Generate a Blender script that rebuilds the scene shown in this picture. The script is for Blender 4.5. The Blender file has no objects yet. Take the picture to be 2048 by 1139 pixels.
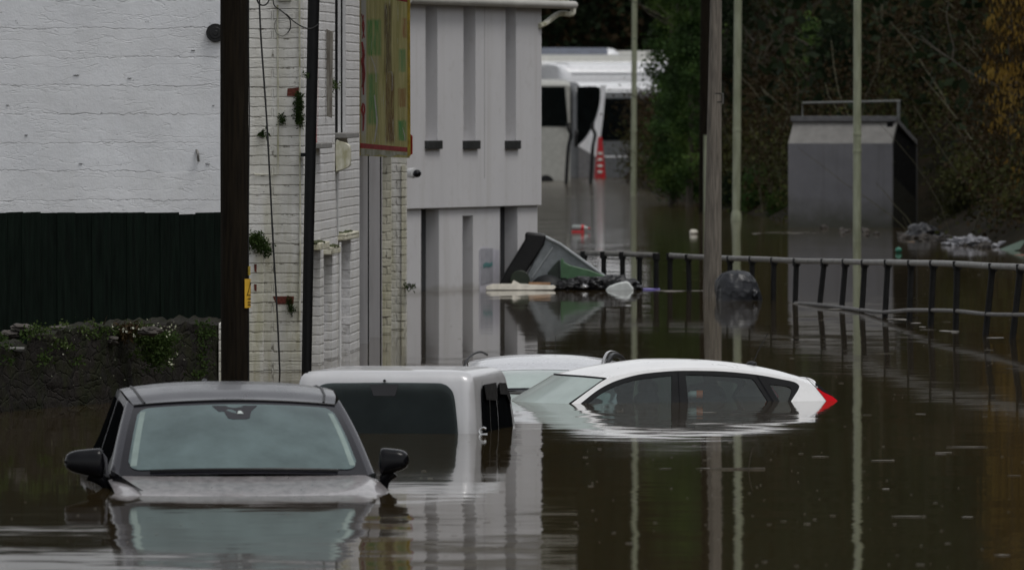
import bpy, bmesh, math, random
import numpy as np
from mathutils import Vector, noise
R = math.radians
random.seed(7); rng = np.random.default_rng(7)
scene = bpy.context.scene
COL = scene.collection

# ---------------------------------------------------------------- camera, sky, sun, exposure
F = 20000.0; HC = 2.48; YH = 195.0          # focal length in photo pixels, camera height, horizon row
cam_d = bpy.data.cameras.new('camera'); cam = bpy.data.objects.new('camera', cam_d); COL.objects.link(cam)
cam.location = (0, 0, HC); cam.rotation_euler = (R(90), 0, 0)
cam_d.sensor_width = 36; cam_d.lens = 36*F/2048; cam_d.shift_y = -(569.5-YH)/2048
cam_d.clip_start = 1; cam_d.clip_end = 6000
cam_d.dof.use_dof = True; cam_d.dof.focus_distance = 84; cam_d.dof.aperture_fstop = 8.6
scene.camera = cam
SUN_EL, SUN_AZ = 66, 126
world = bpy.data.worlds.new('World'); scene.world = world; world.use_nodes = True
wn = world.node_tree.nodes; wl_ = world.node_tree.links; wn.clear()
sky = wn.new('ShaderNodeTexSky'); sky.sky_type = 'NISHITA'; sky.sun_disc = False
sky.sun_elevation = R(SUN_EL); sky.sun_rotation = R(SUN_AZ); sky.air_density = 1.0; sky.dust_density = 1.2
hs = wn.new('ShaderNodeHueSaturation'); hs.inputs['Saturation'].default_value = 0.12
bg = wn.new('ShaderNodeBackground'); bg.inputs['Strength'].default_value = 0.1
wo = wn.new('ShaderNodeOutputWorld')
wl_.new(sky.outputs[0], hs.inputs['Color']); wl_.new(hs.outputs[0], bg.inputs['Color']); wl_.new(bg.outputs[0], wo.inputs['Surface'])
sun_d = bpy.data.lights.new('sun', 'SUN'); sun_d.energy = 0.8; sun_d.angle = R(20); sun_d.color = (1, .97, .93)
sun = bpy.data.objects.new('sun', sun_d); COL.objects.link(sun)
az = R(SUN_AZ); el = R(SUN_EL)
sdir = Vector((math.sin(az)*math.cos(el), math.cos(az)*math.cos(el), math.sin(el)))
sun.rotation_euler = (-sdir).to_track_quat('-Z', 'Y').to_euler()
vs = scene.view_settings
vs.view_transform = 'Standard'; vs.look = 'None'; vs.gamma = 1; vs.exposure = 0.58

# ---------------------------------------------------------------- pixel geometry helpers
def wl(row): return F*HC/(row-YH)                       # distance of the water at a photo row
def P(px, py, d): return Vector(((px-1024)*d/F, d, HC-(py-YH)*d/F))
def ray_plane(px, py, p0, n):
    r = Vector(((px-1024)/F, 1, -(py-YH)/F)); c = Vector((0, 0, HC))
    return c + r*((p0-c).dot(n)/r.dot(n))
def smooth(pts, k=5, closed=True):
    pts = [Vector(p) for p in pts]; n = len(pts); out = []
    for i in range(n if closed else n-1):
        if closed: a, b, c, d = pts[i-1], pts[i], pts[(i+1) % n], pts[(i+2) % n]
        else: a, b, c, d = pts[max(i-1, 0)], pts[i], pts[i+1], pts[min(i+2, n-1)]
        for j in range(k):
            t = j/k
            out.append(.5*((2*b)+(c-a)*t+(2*a-5*b+4*c-d)*t*t+(3*b-a-3*c+d)*t**3))
    if not closed: out.append(pts[-1])
    return out

# ---------------------------------------------------------------- mesh builder
class MB:
    def __init__(s): s.v = []; s.f = []
    def poly(s, pts):
        k = len(s.v); s.v += [tuple(p) for p in pts]; s.f.append(tuple(range(k, k+len(pts))))
    def box(s, x0, x1, y0, y1, z0, z1):
        s.obox(Vector(((x0+x1)/2, (y0+y1)/2, (z0+z1)/2)), Vector((abs(x1-x0)/2, 0, 0)), Vector((0, abs(y1-y0)/2, 0)), Vector((0, 0, abs(z1-z0)/2)))
        return s
    def obox(s, c, a, b, d):
        k = len(s.v); c = Vector(c)
        if a.cross(b).dot(d) < 0: a = -a
        for i in (-1, 1):
            for j in (-1, 1):
                for l in (-1, 1): s.v.append(tuple(c+a*i+b*j+d*l))
        for q in ((0, 1, 3, 2), (4, 6, 7, 5), (0, 4, 5, 1), (2, 3, 7, 6), (0, 2, 6, 4), (1, 5, 7, 3)): s.f.append(tuple(k+i for i in q))
        return s
    def loft(s, rings, cap=True, closed=True):
        k = len(s.v); n = len(rings[0])
        for r in rings: s.v += [tuple(p) for p in r]
        for i in range(len(rings)-1):
            for j in range(n if closed else n-1):
                a = k+i*n+j; b = k+i*n+(j+1) % n
                s.f.append((a, b, b+n, a+n))
        if cap:
            s.f.append(tuple(range(k+n-1, k-1, -1))); e = k+(len(rings)-1)*n; s.f.append(tuple(range(e, e+n)))
        return s
    def tube(s, pts, r, n=10, cap=True):
        pts = [Vector(p) for p in pts]; rings = []
        rr = r if isinstance(r, (list, tuple)) else [r]*len(pts); u = None
        for i, p in enumerate(pts):
            t = (pts[min(i+1, len(pts)-1)]-pts[max(i-1, 0)]).normalized()
            if u is None: u = t.cross(Vector((0, 0, 1)) if abs(t.z) < .9 else Vector((1, 0, 0)))
            u = (u-t*u.dot(t)).normalized(); w = t.cross(u)
            rings.append([p+(u*math.cos(2*math.pi*j/n)+w*math.sin(2*math.pi*j/n))*rr[i] for j in range(n)])
        return s.loft(rings, cap)
    def grid(s, fn, nu, nv):
        k = len(s.v)
        for j in range(nv+1):
            for i in range(nu+1): s.v.append(tuple(fn(i/nu, j/nv)))
        for j in range(nv):
            for i in range(nu):
                a = k+j*(nu+1)+i; s.f.append((a, a+1, a+nu+2, a+nu+1))
        return s
    def prism(s, pts, ext):
        pts = [Vector(p) for p in pts]; ext = Vector(ext)
        return s.loft([pts, [p+ext for p in pts]])
    def blob(s, c, rad, amp=.15, freq=2., seed=0, sub=3, axes=None, flat=None):
        b = bmesh.new(); bmesh.ops.create_icosphere(b, subdivisions=sub, radius=1); k = len(s.v); c = Vector(c)
        for v in b.verts:
            q = v.co.copy(); nz = noise.noise(q*freq+Vector((seed*7.3, seed, 0)))+.5*noise.noise(q*freq*2.7+Vector((0, seed*3.1, 5)))
            q = q*(1+amp*nz); w = Vector((q.x*rad[0], q.y*rad[1], q.z*rad[2]))
            if flat is not None and w.z < flat: w.z = flat
            if axes: w = axes[0]*w.x+axes[1]*w.y+axes[2]*w.z
            s.v.append(tuple(c+w))
        for f in b.faces: s.f.append(tuple(k+v.index for v in f.verts))
        b.free(); return s

# ---------------------------------------------------------------- object helpers
def base_of(o):
    b = Vector((0, 0, 0))
    while o is not None: b += o.location; o = o.parent
    return b
def thing(name, label, cat, loc=(0, 0, 0), group=None):
    o = bpy.data.objects.new(name, None); COL.objects.link(o); o.location = loc; o.empty_display_size = .1
    o['label'] = label; o['category'] = cat
    if group: o['group'] = group
    return o
def part(name, mb, m, parent=None, smooth_angle=35, bevel=0, origin=None, label=None):
    b = base_of(parent) if parent is not None else Vector(origin or (0, 0, 0))
    me = bpy.data.meshes.new(name)
    va = np.array(mb.v, dtype=float).reshape(-1, 3)-np.array(b)
    me.from_pydata(va.tolist(), [], mb.f); me.update()
    bm = bmesh.new(); bm.from_mesh(me); bmesh.ops.recalc_face_normals(bm, faces=bm.faces); bm.to_mesh(me); bm.free()
    for p in me.polygons: p.use_smooth = True
    me.set_sharp_from_angle(angle=R(smooth_angle))
    me.materials.append(m)
    o = bpy.data.objects.new(name, me); COL.objects.link(o)
    if parent is not None: o.parent = parent
    else: o.location = b
    if bevel:
        md = o.modifiers.new('bevel', 'BEVEL'); md.width = bevel; md.segments = 2; md.limit_method = 'ANGLE'; md.angle_limit = R(40)
    if label: o['label'] = label
    return o
def solo(name, mb, m, label, cat, group=None, kind=None, **k):
    c = np.array(mb.v).reshape(-1, 3); org = Vector((float(c[:, 0].mean()), float(c[:, 1].mean()), float(c[:, 2].min())))
    o = part(name, mb, m, None, origin=org, **k)
    if label: o['label'] = label
    if cat: o['category'] = cat
    if group: o['group'] = group
    if kind: o['kind'] = kind
    return o
def structure(name, mb, m, **k):
    o = part(name, mb, m, None, **k); o['kind'] = 'structure'; return o

# ---------------------------------------------------------------- materials
class NT:
    def __init__(s, name):
        s.m = bpy.data.materials.new(name); s.m.use_nodes = True; s.t = s.m.node_tree; s.t.nodes.clear()
        s.out = s.n('ShaderNodeOutputMaterial')
    def n(s, ty, **k):
        o = s.t.nodes.new(ty)
        for a, b in k.items(): setattr(o, a, b)
        return o
    def set(s, sock, v):
        if hasattr(v, 'is_linked') or isinstance(v, bpy.types.NodeSocket): s.t.links.new(v, sock)
        else: sock.default_value = v
    def math(s, op, a, b=None, c=None):
        o = s.n('ShaderNodeMath', operation=op)
        for i, v in enumerate((a, b, c)):
            if v is not None: s.set(o.inputs[i], v)
        return o.outputs[0]
    def vmath(s, op, a, b=None):
        o = s.n('ShaderNodeVectorMath', operation=op); s.set(o.inputs[0], a)
        if b is not None: s.set(o.inputs[1], b)
        return o.outputs['Value'] if op in ('DOT_PRODUCT', 'LENGTH') else o.outputs[0]
    def mix(s, f, a, b):
        o = s.n('ShaderNodeMix', data_type='RGBA'); s.set(o.inputs[0], f)
        s.set(o.inputs[6], a if not isinstance(a, tuple) else (*a[:3], 1)); s.set(o.inputs[7], b if not isinstance(b, tuple) else (*b[:3], 1))
        return o.outputs[2]
    def pos(s): return s.n('ShaderNodeNewGeometry').outputs['Position']
    def scaled(s, v, sc):
        return s.vmath('MULTIPLY', v, sc)
    def noise(s, v, scale, detail=3, rough=.55, col=False):
        o = s.n('ShaderNodeTexNoise'); s.set(o.inputs['Vector'], v); o.inputs['Scale'].default_value = scale
        o.inputs['Detail'].default_value = detail; o.inputs['Roughness'].default_value = rough
        return o.outputs['Color' if col else 'Fac']
    def ramp(s, f, a, b, lo=0., hi=1.):
        o = s.n('ShaderNodeMapRange'); s.set(o.inputs[0], f); o.inputs[1].default_value = a; o.inputs[2].default_value = b
        o.inputs[3].default_value = lo; o.inputs[4].default_value = hi; return o.outputs[0]
    def bump(s, h, strength=.5, dist=.01, nrm=None):
        o = s.n('ShaderNodeBump'); s.set(o.inputs['Height'], h); o.inputs['Strength'].default_value = strength; o.inputs['Distance'].default_value = dist
        if nrm is not None: s.set(o.inputs['Normal'], nrm)
        return o.outputs[0]
    def bsdf(s, color, rough=.6, metal=0., spec=.5, normal=None, coat=0., **k):
        o = s.n('ShaderNodeBsdfPrincipled')
        s.set(o.inputs['Base Color'], color if not isinstance(color, tuple) else (*color[:3], 1))
        s.set(o.inputs['Roughness'], rough); s.set(o.inputs['Metallic'], metal); s.set(o.inputs['Specular IOR Level'], spec)
        if normal is not None: s.set(o.inputs['Normal'], normal)
        if coat: o.inputs['Coat Weight'].default_value = coat; o.inputs['Coat Roughness'].default_value = .05
        for a, b in k.items(): s.set(o.inputs[a], b)
        return o.outputs[0]
    def done(s, sh): s.t.links.new(sh, s.out.inputs['Surface']); return s.m

def plain(name, c, rough=.6, metal=0., var=.25, scale=8., bump=.0, bscale=40., coat=0., c2=None, spec=.5, stretch=(1, 1, 1)):
    t = NT(name); p = t.scaled(t.pos(), stretch)
    n = t.noise(p, scale, 4)
    c2 = c2 or tuple(x*(1-var) for x in c); c1 = c if c2 is not None and var == 0 else tuple(min(1, x*(1+var*.4)) for x in c)
    colr = t.mix(t.ramp(n, .35, .65), c2, c1)
    nr = t.bump(t.noise(p, bscale, 3), bump, .01) if bump else None
    rg = t.ramp(t.noise(p, scale*1.7, 3), .3, .7, max(.02, rough*.85), min(1, rough*1.15))
    return t.done(t.bsdf(colr, rg, metal, spec, nr, coat))

def painted_masonry(name, du, course, length, grime=.3, base=(.70, .70, .71), mortar=.012, bumpd=.012, wobble=.22, gaps=.75):
    """white painted brick or block; du = horizontal direction of the wall"""
    t = NT(name); p = t.pos()
    u = t.vmath('DOT_PRODUCT', p, (du[0], du[1], 0.)); z = t.vmath('DOT_PRODUCT', p, (0., 0., 1.))
    wob = t.noise(p, 3.0, 3); wob2 = t.noise(p, 22.0, 2)
    z2 = t.math('ADD', z, t.math('ADD', t.math('MULTIPLY', t.math('SUBTRACT', wob, .5), course*wobble), t.math('MULTIPLY', t.math('SUBTRACT', wob2, .5), course*.18)))
    u2 = t.math('ADD', u, t.math('MULTIPLY', t.math('SUBTRACT', wob2, .5), course*.25))
    cv = t.n('ShaderNodeCombineXYZ'); t.set(cv.inputs[0], u2); t.set(cv.inputs[1], z2)
    b = t.n('ShaderNodeTexBrick'); t.set(b.inputs['Vector'], cv.outputs[0]); b.inputs['Scale'].default_value = 1
    b.inputs['Brick Width'].default_value = length; b.inputs['Row Height'].default_value = course; b.inputs['Mortar Size'].default_value = mortar
    b.inputs['Mortar Smooth'].default_value = .6; b.inputs['Color1'].default_value = (.1, .1, .1, 1); b.inputs['Color2'].default_value = (1, 1, 1, 1)
    b.inputs['Mortar'].default_value = (.5, .5, .5, 1)
    fac = b.outputs['Fac']
    thick = t.noise(p, 1.3, 4)                                    # where the paint has filled the joints
    jm = t.math('MULTIPLY', fac, t.ramp(thick, .38, .62, 1-gaps, 1))
    fine = t.noise(p, 60, 4, .65); med = t.noise(p, 9, 4, .6)
    h = t.math('ADD', t.math('MULTIPLY', jm, -1.0), t.math('ADD', t.math('MULTIPLY', fine, .22), t.math('MULTIPLY', med, .5)))
    h = t.math('ADD', h, t.math('MULTIPLY', t.vmath('DOT_PRODUCT', b.outputs['Color'], (.33, .33, .33)), .18))
    crease = t.math('ABSOLUTE', t.math('SUBTRACT', t.noise(t.scaled(p, (1.2, 1.2, 5.5)), 1.0, 4, .6), .5))
    h = t.math('ADD', h, t.math('MULTIPLY', t.ramp(crease, 0., .012, -1, 0), .16))
    nr = t.bump(h, .9, bumpd)
    col = t.mix(t.ramp(t.noise(p, 2.2, 5), .3, .7), base, tuple(x*.86 for x in base))
    col = t.mix(t.math('MULTIPLY', t.vmath('DOT_PRODUCT', b.outputs['Color'], (.33, .33, .33)), .12), col, (.55, .53, .50))
    streak = t.noise(t.scaled(p, (7., 7., .8)), 1.0, 5, .65)
    zl = t.ramp(z, .1, 2.2, 1, .35)                               # algae climbs from the wet foot of the wall
    g = t.math('MULTIPLY', t.math('MULTIPLY', t.ramp(streak, .40, .66), grime), zl)
    col = t.mix(g, col, (.36, .34, .20))
    g2 = t.math('MULTIPLY', t.math('MULTIPLY', t.ramp(t.noise(p, 9, 5, .7), .54, .64), fac), min(1, grime*1.0))
    col = t.mix(g2, col, (.10, .09, .06))
    spots = t.math('MULTIPLY', t.ramp(t.noise(t.scaled(p, (1, 1, 2.4)), 17, 2, .5), .72, .76), .7*min(1, grime+.35))
    col = t.mix(spots, col, (.09, .085, .07))
    return t.done(t.bsdf(col, .55, 0, .35, nr))

def leaf_mat(name, cols, trans=.25, rough=.5):
    t = NT(name); g = t.n('ShaderNodeNewGeometry')
    cr = t.n('ShaderNodeValToRGB'); cr.color_ramp.interpolation = 'LINEAR'
    e = cr.color_ramp.elements; e[0].position = 0; e[0].color = (*cols[0], 1); e[1].position = 1; e[1].color = (*cols[-1], 1)
    for i, c in enumerate(cols[1:-1]): x = e.new((i+1)/(len(cols)-1)); x.color = (*c, 1)
    clump = t.noise(t.scaled(g.outputs['Position'], (1, .25, 1)), 1.25, 3)
    f = t.math('ADD', t.math('MULTIPLY', g.outputs['Random Per Island'], .28), t.ramp(clump, .36, .64, 0, .72))
    t.set(cr.inputs[0], f)
    a = t.bsdf(cr.outputs[0], .75, 0, .12)
    tr = t.n('ShaderNodeBsdfTranslucent'); t.set(tr.inputs[0], cr.outputs[0])
    mx = t.n('ShaderNodeMixShader'); mx.inputs[0].default_value = trans; t.t.links.new(a, mx.inputs[1]); t.t.links.new(tr.outputs[0], mx.inputs[2])
    return t.done(mx.outputs[0])

def car_paint(name, c, rough=.28, metal=0., flake=.0, dirt=.12, drops=.15, coat=.6):
    t = NT(name); p = t.pos()
    n = t.noise(p, 5, 4); d = t.ramp(t.noise(p, 30, 5, .7), .5, .75, 0, dirt)
    col = t.mix(d, t.mix(t.ramp(n, .3, .7), tuple(x*.93 for x in c), c), (.16, .15, .13))
    vo = t.n('ShaderNodeTexVoronoi'); t.set(vo.inputs['Vector'], p); vo.inputs['Scale'].default_value = 55
    dr = t.math('MULTIPLY', t.ramp(vo.outputs['Distance'], .15, .4, 1, 0), t.ramp(t.noise(p, 6, 2), .45, .6))
    nr = t.bump(dr, drops, .004)
    return t.done(t.bsdf(col, t.ramp(n, .3, .7, rough*.8, rough*1.25), metal, .5, nr, coat))

def glass_mat(name, film=(.16, .2, .2), film_amt=.5, tint=(.35, .42, .42), rough=.06, mottled=.25, ior=1.45):
    t = NT(name); p = t.pos()
    tr = t.n('ShaderNodeBsdfTransparent'); tr.inputs[0].default_value = (*tint, 1)
    n = t.noise(t.scaled(p, (5, 5, 2.2)), 1.2, 5, .65)
    di = t.n('ShaderNodeBsdfDiffuse'); t.set(di.inputs[0], t.mix(t.ramp(n, .3, .7), tuple(x*(1-mottled) for x in film), film))
    tl = t.n('ShaderNodeBsdfTranslucent'); tl.inputs[0].default_value = (*film, 1)
    m0 = t.n('ShaderNodeMixShader'); m0.inputs[0].default_value = .45; t.t.links.new(di.outputs[0], m0.inputs[1]); t.t.links.new(tl.outputs[0], m0.inputs[2])
    m1 = t.n('ShaderNodeMixShader'); t.set(m1.inputs[0], t.ramp(t.noise(p, 3.5, 4), .3, .7, film_amt*(1-mottled), min(1, film_amt*(1+mottled))))
    t.t.links.new(tr.outputs[0], m1.inputs[1]); t.t.links.new(m0.outputs[0], m1.inputs[2])
    nr = t.bump(t.noise(p, 45, 3), .12, .002)
    gl = t.n('ShaderNodeBsdfGlossy'); gl.inputs['Roughness'].default_value = rough; t.set(gl.inputs['Normal'], nr)
    fr = t.n('ShaderNodeFresnel'); fr.inputs[0].default_value = ior; t.set(fr.inputs['Normal'], nr)
    m2 = t.n('ShaderNodeMixShader'); t.set(m2.inputs[0], fr.outputs[0]); t.t.links.new(m1.outputs[0], m2.inputs[1]); t.t.links.new(gl.outputs[0], m2.inputs[2])
    return t.done(m2.outputs[0])

def water_mat():
    t = NT('flood_water'); p = t.pos()
    amp = t.ramp(t.noise(t.scaled(p, (.16, .05, 1)), 1, 3), .38, .66, .0006, .0042)
    def near(cx, cy, rx, ry, k):
        q = t.vmath('MULTIPLY', t.vmath('SUBTRACT', p, (cx, cy, 0.)), (1/rx, 1/ry, 0.)); return t.ramp(t.vmath('LENGTH', q), .3, 1.0, k, 0)
    for args in ((-1.55, 57.5, 2.6, 7.5, .0042), (1.3, 77.5, 2.0, 5.5, .0042), (-.4, 70.5, 1.2, 3.5, .004)): amp = t.math('ADD', amp, near(*args))
    py = t.vmath('DOT_PRODUCT', p, (0., 1., 0.)); far = t.ramp(py, 185, 270, 0, 1)
    amp = t.math('ADD', amp, t.math('MULTIPLY', far, .009))
    a = t.noise(t.scaled(p, (.9, .9, 1)), 1.0, 2, .5, True)
    b = t.noise(t.scaled(p, (1.7, 3.6, 1)), 1.0, 3, .6, True)
    va = t.vmath('SUBTRACT', a, (.5, .5, .5)); vb = t.vmath('SUBTRACT', b, (.5, .5, .5))
    v = t.vmath('ADD', va, t.scaled(vb, (1.1, 1.1, 1.1)))
    sc = t.n('ShaderNodeVectorMath', operation='SCALE'); t.set(sc.inputs[0], v); t.set(sc.inputs['Scale'], t.math('MULTIPLY', amp, 4.))
    nn = t.vmath('NORMALIZE', t.vmath('ADD', t.vmath('MULTIPLY', sc.outputs[0], (1, 1, 0)), (0, 0, 1)))
    col = t.mix(t.ramp(t.noise(t.scaled(p, (.3, .06, 1)), 1, 4), .35, .65), (.037, .026, .010), (.052, .037, .017))
    return t.done(t.bsdf(col, t.ramp(py, 150, 280, .035, .16), 0, .5, nn, IOR=1.33))

M = {}
M['water'] = water_mat()
M['block'] = painted_masonry('painted_blockwork', (1, 0), .2585, 13.0, grime=.10, mortar=.007, bumpd=.014, wobble=.30, gaps=.97, base=(.72, .735, .76))
M['brick_front'] = painted_masonry('painted_brick_front', (1, 0), .0885, .62, grime=.85, base=(.70, .69, .655), bumpd=.02)
M['brick_side'] = painted_masonry('painted_brick_side', (0, 1), .0885, 1.1, grime=.35, base=(.70, .695, .70), bumpd=.022)
M['brick_mossy'] = painted_masonry('painted_brick_mossy', (1, 0), .0885, .12, grime=1.0, base=(.62, .60, .50))
M['bare_brick'] = plain('bare_red_brick', (.12, .024, .013), .85, var=.4, scale=40, bump=.5)
M['render_white'] = plain('painted_render', (.60, .59, .595), .8, var=.07, scale=1.6, bump=.10, bscale=60, stretch=(1.6, .8, .5), spec=.2)
t = NT('stained_render'); p = t.pos(); z = t.vmath('DOT_PRODUCT', p, (0., 0., 1.))
col = t.mix(t.ramp(t.noise(t.scaled(p, (1.6, .8, .5)), 1.6, 4), .35, .65), (.52, .515, .525), (.55, .545, .555))
col = t.mix(t.math('MULTIPLY', t.ramp(t.noise(t.scaled(p, (9, 4, .30)), 1, 5, .65), .50, .74), .32), col, (.36, .34, .31))
col = t.mix(t.math('MULTIPLY', t.ramp(t.noise(t.scaled(p, (5, 5, 5)), 1, 5, .7), .56, .70), .22), col, (.33, .31, .28))
wet = t.math('ADD', z, t.math('MULTIPLY', t.noise(t.scaled(p, (4, 4, 2)), 1, 3), .16))
col = t.mix(t.ramp(wet, .10, .17, .45, 0), col, (.27, .25, .22))
M['render_white'] = t.done(t.bsdf(col, .8, 0, .2, t.bump(t.noise(p, 50, 4), .12, .01)))
M['render_grey'] = plain('painted_panel', (.42, .41, .42), .6, var=.12, scale=4, bump=.08, stretch=(3, 3, .4))
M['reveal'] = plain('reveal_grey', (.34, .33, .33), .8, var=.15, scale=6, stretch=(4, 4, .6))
t = NT('stained_concrete'); p = t.pos(); z = t.vmath('DOT_PRODUCT', p, (0., 0., 1.))
col = t.mix(t.ramp(t.noise(p, 2.2, 5), .35, .65), (.125, .125, .136), (.145, .145, .157))
col = t.mix(t.math('MULTIPLY', t.ramp(t.noise(t.scaled(p, (7, 2, .35)), 1, 5, .65), .52, .76), .3), col, (.055, .054, .05))
col = t.mix(t.ramp(t.math('ADD', z, t.math('MULTIPLY', t.noise(p, 2.5, 4), .8)), .45, 1.0, .75, 0), col, (.040, .042, .026))
M['concrete'] = t.done(t.bsdf(col, .9, 0, .1, t.bump(t.noise(p, 26, 4), .3, .01)))
M['concrete_light'] = plain('pale_concrete', (.20, .195, .185), .85, var=.15, scale=5, bump=.2)
M['stone'] = None
M['dark_wood'] = plain('creosoted_wood', (.011, .008, .0045), .9, spec=.12, var=.55, scale=6, bump=.5, bscale=25, stretch=(8, 8, .5))
M['grey_wood'] = plain('weathered_wood', (.165, .145, .12), .85, var=.5, scale=7, bump=.6, bscale=25, stretch=(9, 9, .45))
M['fence'] = plain('green_fence_paint', (.0042, .0085, .0058), .85, spec=.10, var=.45, scale=5, bump=.35, bscale=30, stretch=(7, 7, .5))
M['board'] = plain('old_timber_board', (.19, .18, .155), .85, var=.5, scale=9, bump=.4, stretch=(6, 6, .5), c2=(.11, .095, .08))
M['black_pipe'] = plain('black_pipe_paint', (.004, .004, .0045), .5, spec=.2, var=.3, scale=9)
M['black'] = plain('black_plastic', (.007, .007, .0075), .42, spec=.3, var=.3, scale=12)
M['rubber'] = plain('black_rubber', (.010, .011, .012), .6, spec=.3, var=.3)
M['upvc'] = plain('white_upvc', (.62, .62, .62), .4, var=.12)
M['dirty_white'] = plain('mouldy_white_plastic', (.55, .54, .47), .5, var=.25, scale=14, c2=(.33, .32, .20), stretch=(1, 1, .5))
M['gutter'] = plain('gutter_plastic', (.48, .47, .44), .5, var=.15, scale=1.5)
M['moss'] = plain('moss', (.05, .06, .018), .95, var=.5, scale=30, bump=.8, bscale=90)
M['lamp_post'] = plain('lamp_post_paint', (.27, .29, .205), .55, var=.22, scale=3.5, stretch=(3, 3, .7), c2=(.20, .215, .14))
M['rail_metal'] = plain('galvanised_rail', (.19, .185, .175), .5, .3, var=.35, scale=14)
M['lower_rail'] = plain('dull_rail', (.12, .115, .11), .6, .1, var=.35, scale=14)
M['rail_post'] = plain('dark_rail_post', (.009, .009, .009), .6, spec=.2, var=.4, scale=12)
M['cable'] = plain('cable_sheath', (.012, .012, .012), .5)
M['cable_grey'] = plain('grey_cable', (.25, .25, .22), .5)
M['yellow'] = plain('sign_yellow', (.55, .33, .03), .5, var=.12)
M['yellow_trim'] = plain('faded_yellow_trim', (.52, .37, .03), .6, var=.35, scale=10)
M['red_paint'] = plain('red_paint', (.42, .04, .04), .55, var=.35, scale=20, stretch=(3, 3, .4))
M['green_paint'] = plain('faded_green_paint', (.07, .22, .07), .6, var=.5, scale=18, stretch=(5, 5, .3), c2=(.17, .21, .08))
M['brown_paint'] = plain('faded_brown_paint', (.15, .10, .05), .6, var=.55, scale=16, stretch=(5, 5, .3))
M['white_paint'] = plain('white_paint', (.62, .62, .57), .6, var=.2, scale=14)
M['sill'] = plain('dark_sill', (.022, .024, .024), .55, var=.3)
M['void'] = plain('dark_window', (.012, .013, .015), .2, var=.3)
M['silver'] = car_paint('silver_paint', (.52, .52, .53), .34, .15, dirt=.05, drops=.05)
M['white_car'] = car_paint('white_car_paint', (.86, .86, .86), .3, 0, dirt=.02, drops=.0)
M['white_car_wet'] = car_paint('dirty_white_car_paint', (.58, .59, .62), .28, 0, dirt=.45, drops=.4)
M['grey_car'] = car_paint('dark_grey_paint', (.040, .040, .048), .24, .3, dirt=.03, drops=.06, coat=.15)
M['black_gloss'] = plain('black_gloss_trim', (.005, .005, .0065), .18, var=.2, spec=.16)
M['hood_wet'] = plain('wet_pale_bonnet', (.25, .228, .23), .32, .15, var=.35, scale=18, bump=.35, bscale=26, stretch=(1, .35, 1), coat=.4)  # wet bonnet surface, much paler than the grey car paint
M['trim'] = plain('matt_window_frame', (.008, .0085, .0095), .45, spec=.15, var=.3)
M['windscreen'] = glass_mat('misted_windscreen', (.265, .365, .37), .70, (.42, .5, .5), .10, .20)
M['windscreen_sky'] = glass_mat('sky_painted_windscreen', (.80, .93, .89), .95, (.45, .52, .5), .1, .10)  # near-opaque pale film stands in for sky reflected in the glass
M['frit'] = plain('windscreen_border', (.012, .0115, .015), .18, var=.1, spec=.35)
M['glass_dark'] = glass_mat('privacy_glass', (.03, .038, .038), .10, (.42, .46, .46), .05, .75, 1.2)
M['glass_side'] = glass_mat('wet_side_glass', (.07, .095, .093), .05, (.88, .94, .93), .08, .6)
M['glass_far'] = glass_mat('misted_far_glass', (.12, .165, .16), .34, (.7, .78, .78), .1, .35)
M['glass_black'] = plain('unlit_side_glass', (.004, .0045, .005), .4, var=.3, spec=.0)
M['tail_red'] = plain('tail_lamp_red', (.58, .003, .010), .5, var=.1, spec=.06)
M['seat'] = plain('dark_seat_fabric', (.016, .018, .019), .9, var=.3)
M['orange'] = plain('orange_plastic', (.60, .15, .03), .4, var=.15)
M['bottle_plastic'] = plain('cloudy_plastic', (.45, .50, .48), .3, var=.2)
M['chrome'] = plain('bright_metal', (.55, .55, .55), .2, .9, var=.15)
M['coach_white'] = plain('coach_white', (.76, .77, .79), .35, var=.08, coat=.3)
M['coach_cream'] = plain('coach_cream', (.40, .40, .37), .4, var=.12, coat=.3)
M['coach_grey'] = plain('coach_grey', (.115, .12, .125), .4, var=.15, coat=.3)
M['coach_navy'] = plain('coach_dark_roof', (.10, .115, .15), .4, var=.3)
M['coach_glass'] = glass_mat('coach_glass', (.010, .014, .015), .8, (.05, .06, .06), .07, .4)
M['cone_red'] = plain('cone_red', (.42, .012, .018), .5, var=.15)
M['bin_grey'] = plain('bin_grey', (.20, .22, .23), .5, var=.25, scale=9, bump=.1)
M['bin_edge'] = plain('bin_rim_grey', (.34, .36, .37), .45, var=.2)
M['bin_green'] = plain('bin_green', (.055, .13, .06), .5, var=.2)
M['sack'] = plain('black_sack', (.011, .011, .013), .42, var=.35, scale=12, bump=.35, bscale=9)
M['sack_grey'] = plain('grey_sack', (.022, .0235, .028), .34, var=.3, scale=6, bump=.9, bscale=9, spec=.3, stretch=(1, 1, 1.8))
M['foam'] = plain('dirty_polystyrene', (.55, .52, .45), .8, var=.2, scale=14)
M['white_bag'] = plain('white_bag', (.58, .61, .60), .5, var=.15, bump=.4, bscale=14)
M['purple'] = plain('purple_plastic', (.15, .12, .42), .4)
M['foil'] = plain('crumpled_grey_sheet', (.30, .30, .32), .45, var=.4, scale=10, bump=.9, bscale=10)
M['red_plank'] = plain('wet_red_timber', (.22, .055, .025), .6, var=.4, scale=10)
M['teal'] = plain('teal_plastic', (.02, .13, .085), .4, var=.2)
M['poster'] = plain('faded_poster', (.33, .33, .36), .6, var=.12, scale=12)
M['poster_mark'] = plain('poster_teal_print', (.10, .23, .23), .6, var=.3, scale=40)
M['poster_white'] = plain('poster_white', (.50, .49, .54), .6, var=.08)
M['bark'] = plain('bark', (.055, .045, .032), .9, var=.5, scale=8, bump=.6, stretch=(4, 4, .7), c2=(.028, .026, .018))
M['bark_pale'] = plain('mossy_bark', (.085, .08, .048), .9, var=.5, scale=8, stretch=(4, 4, .7))
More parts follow.
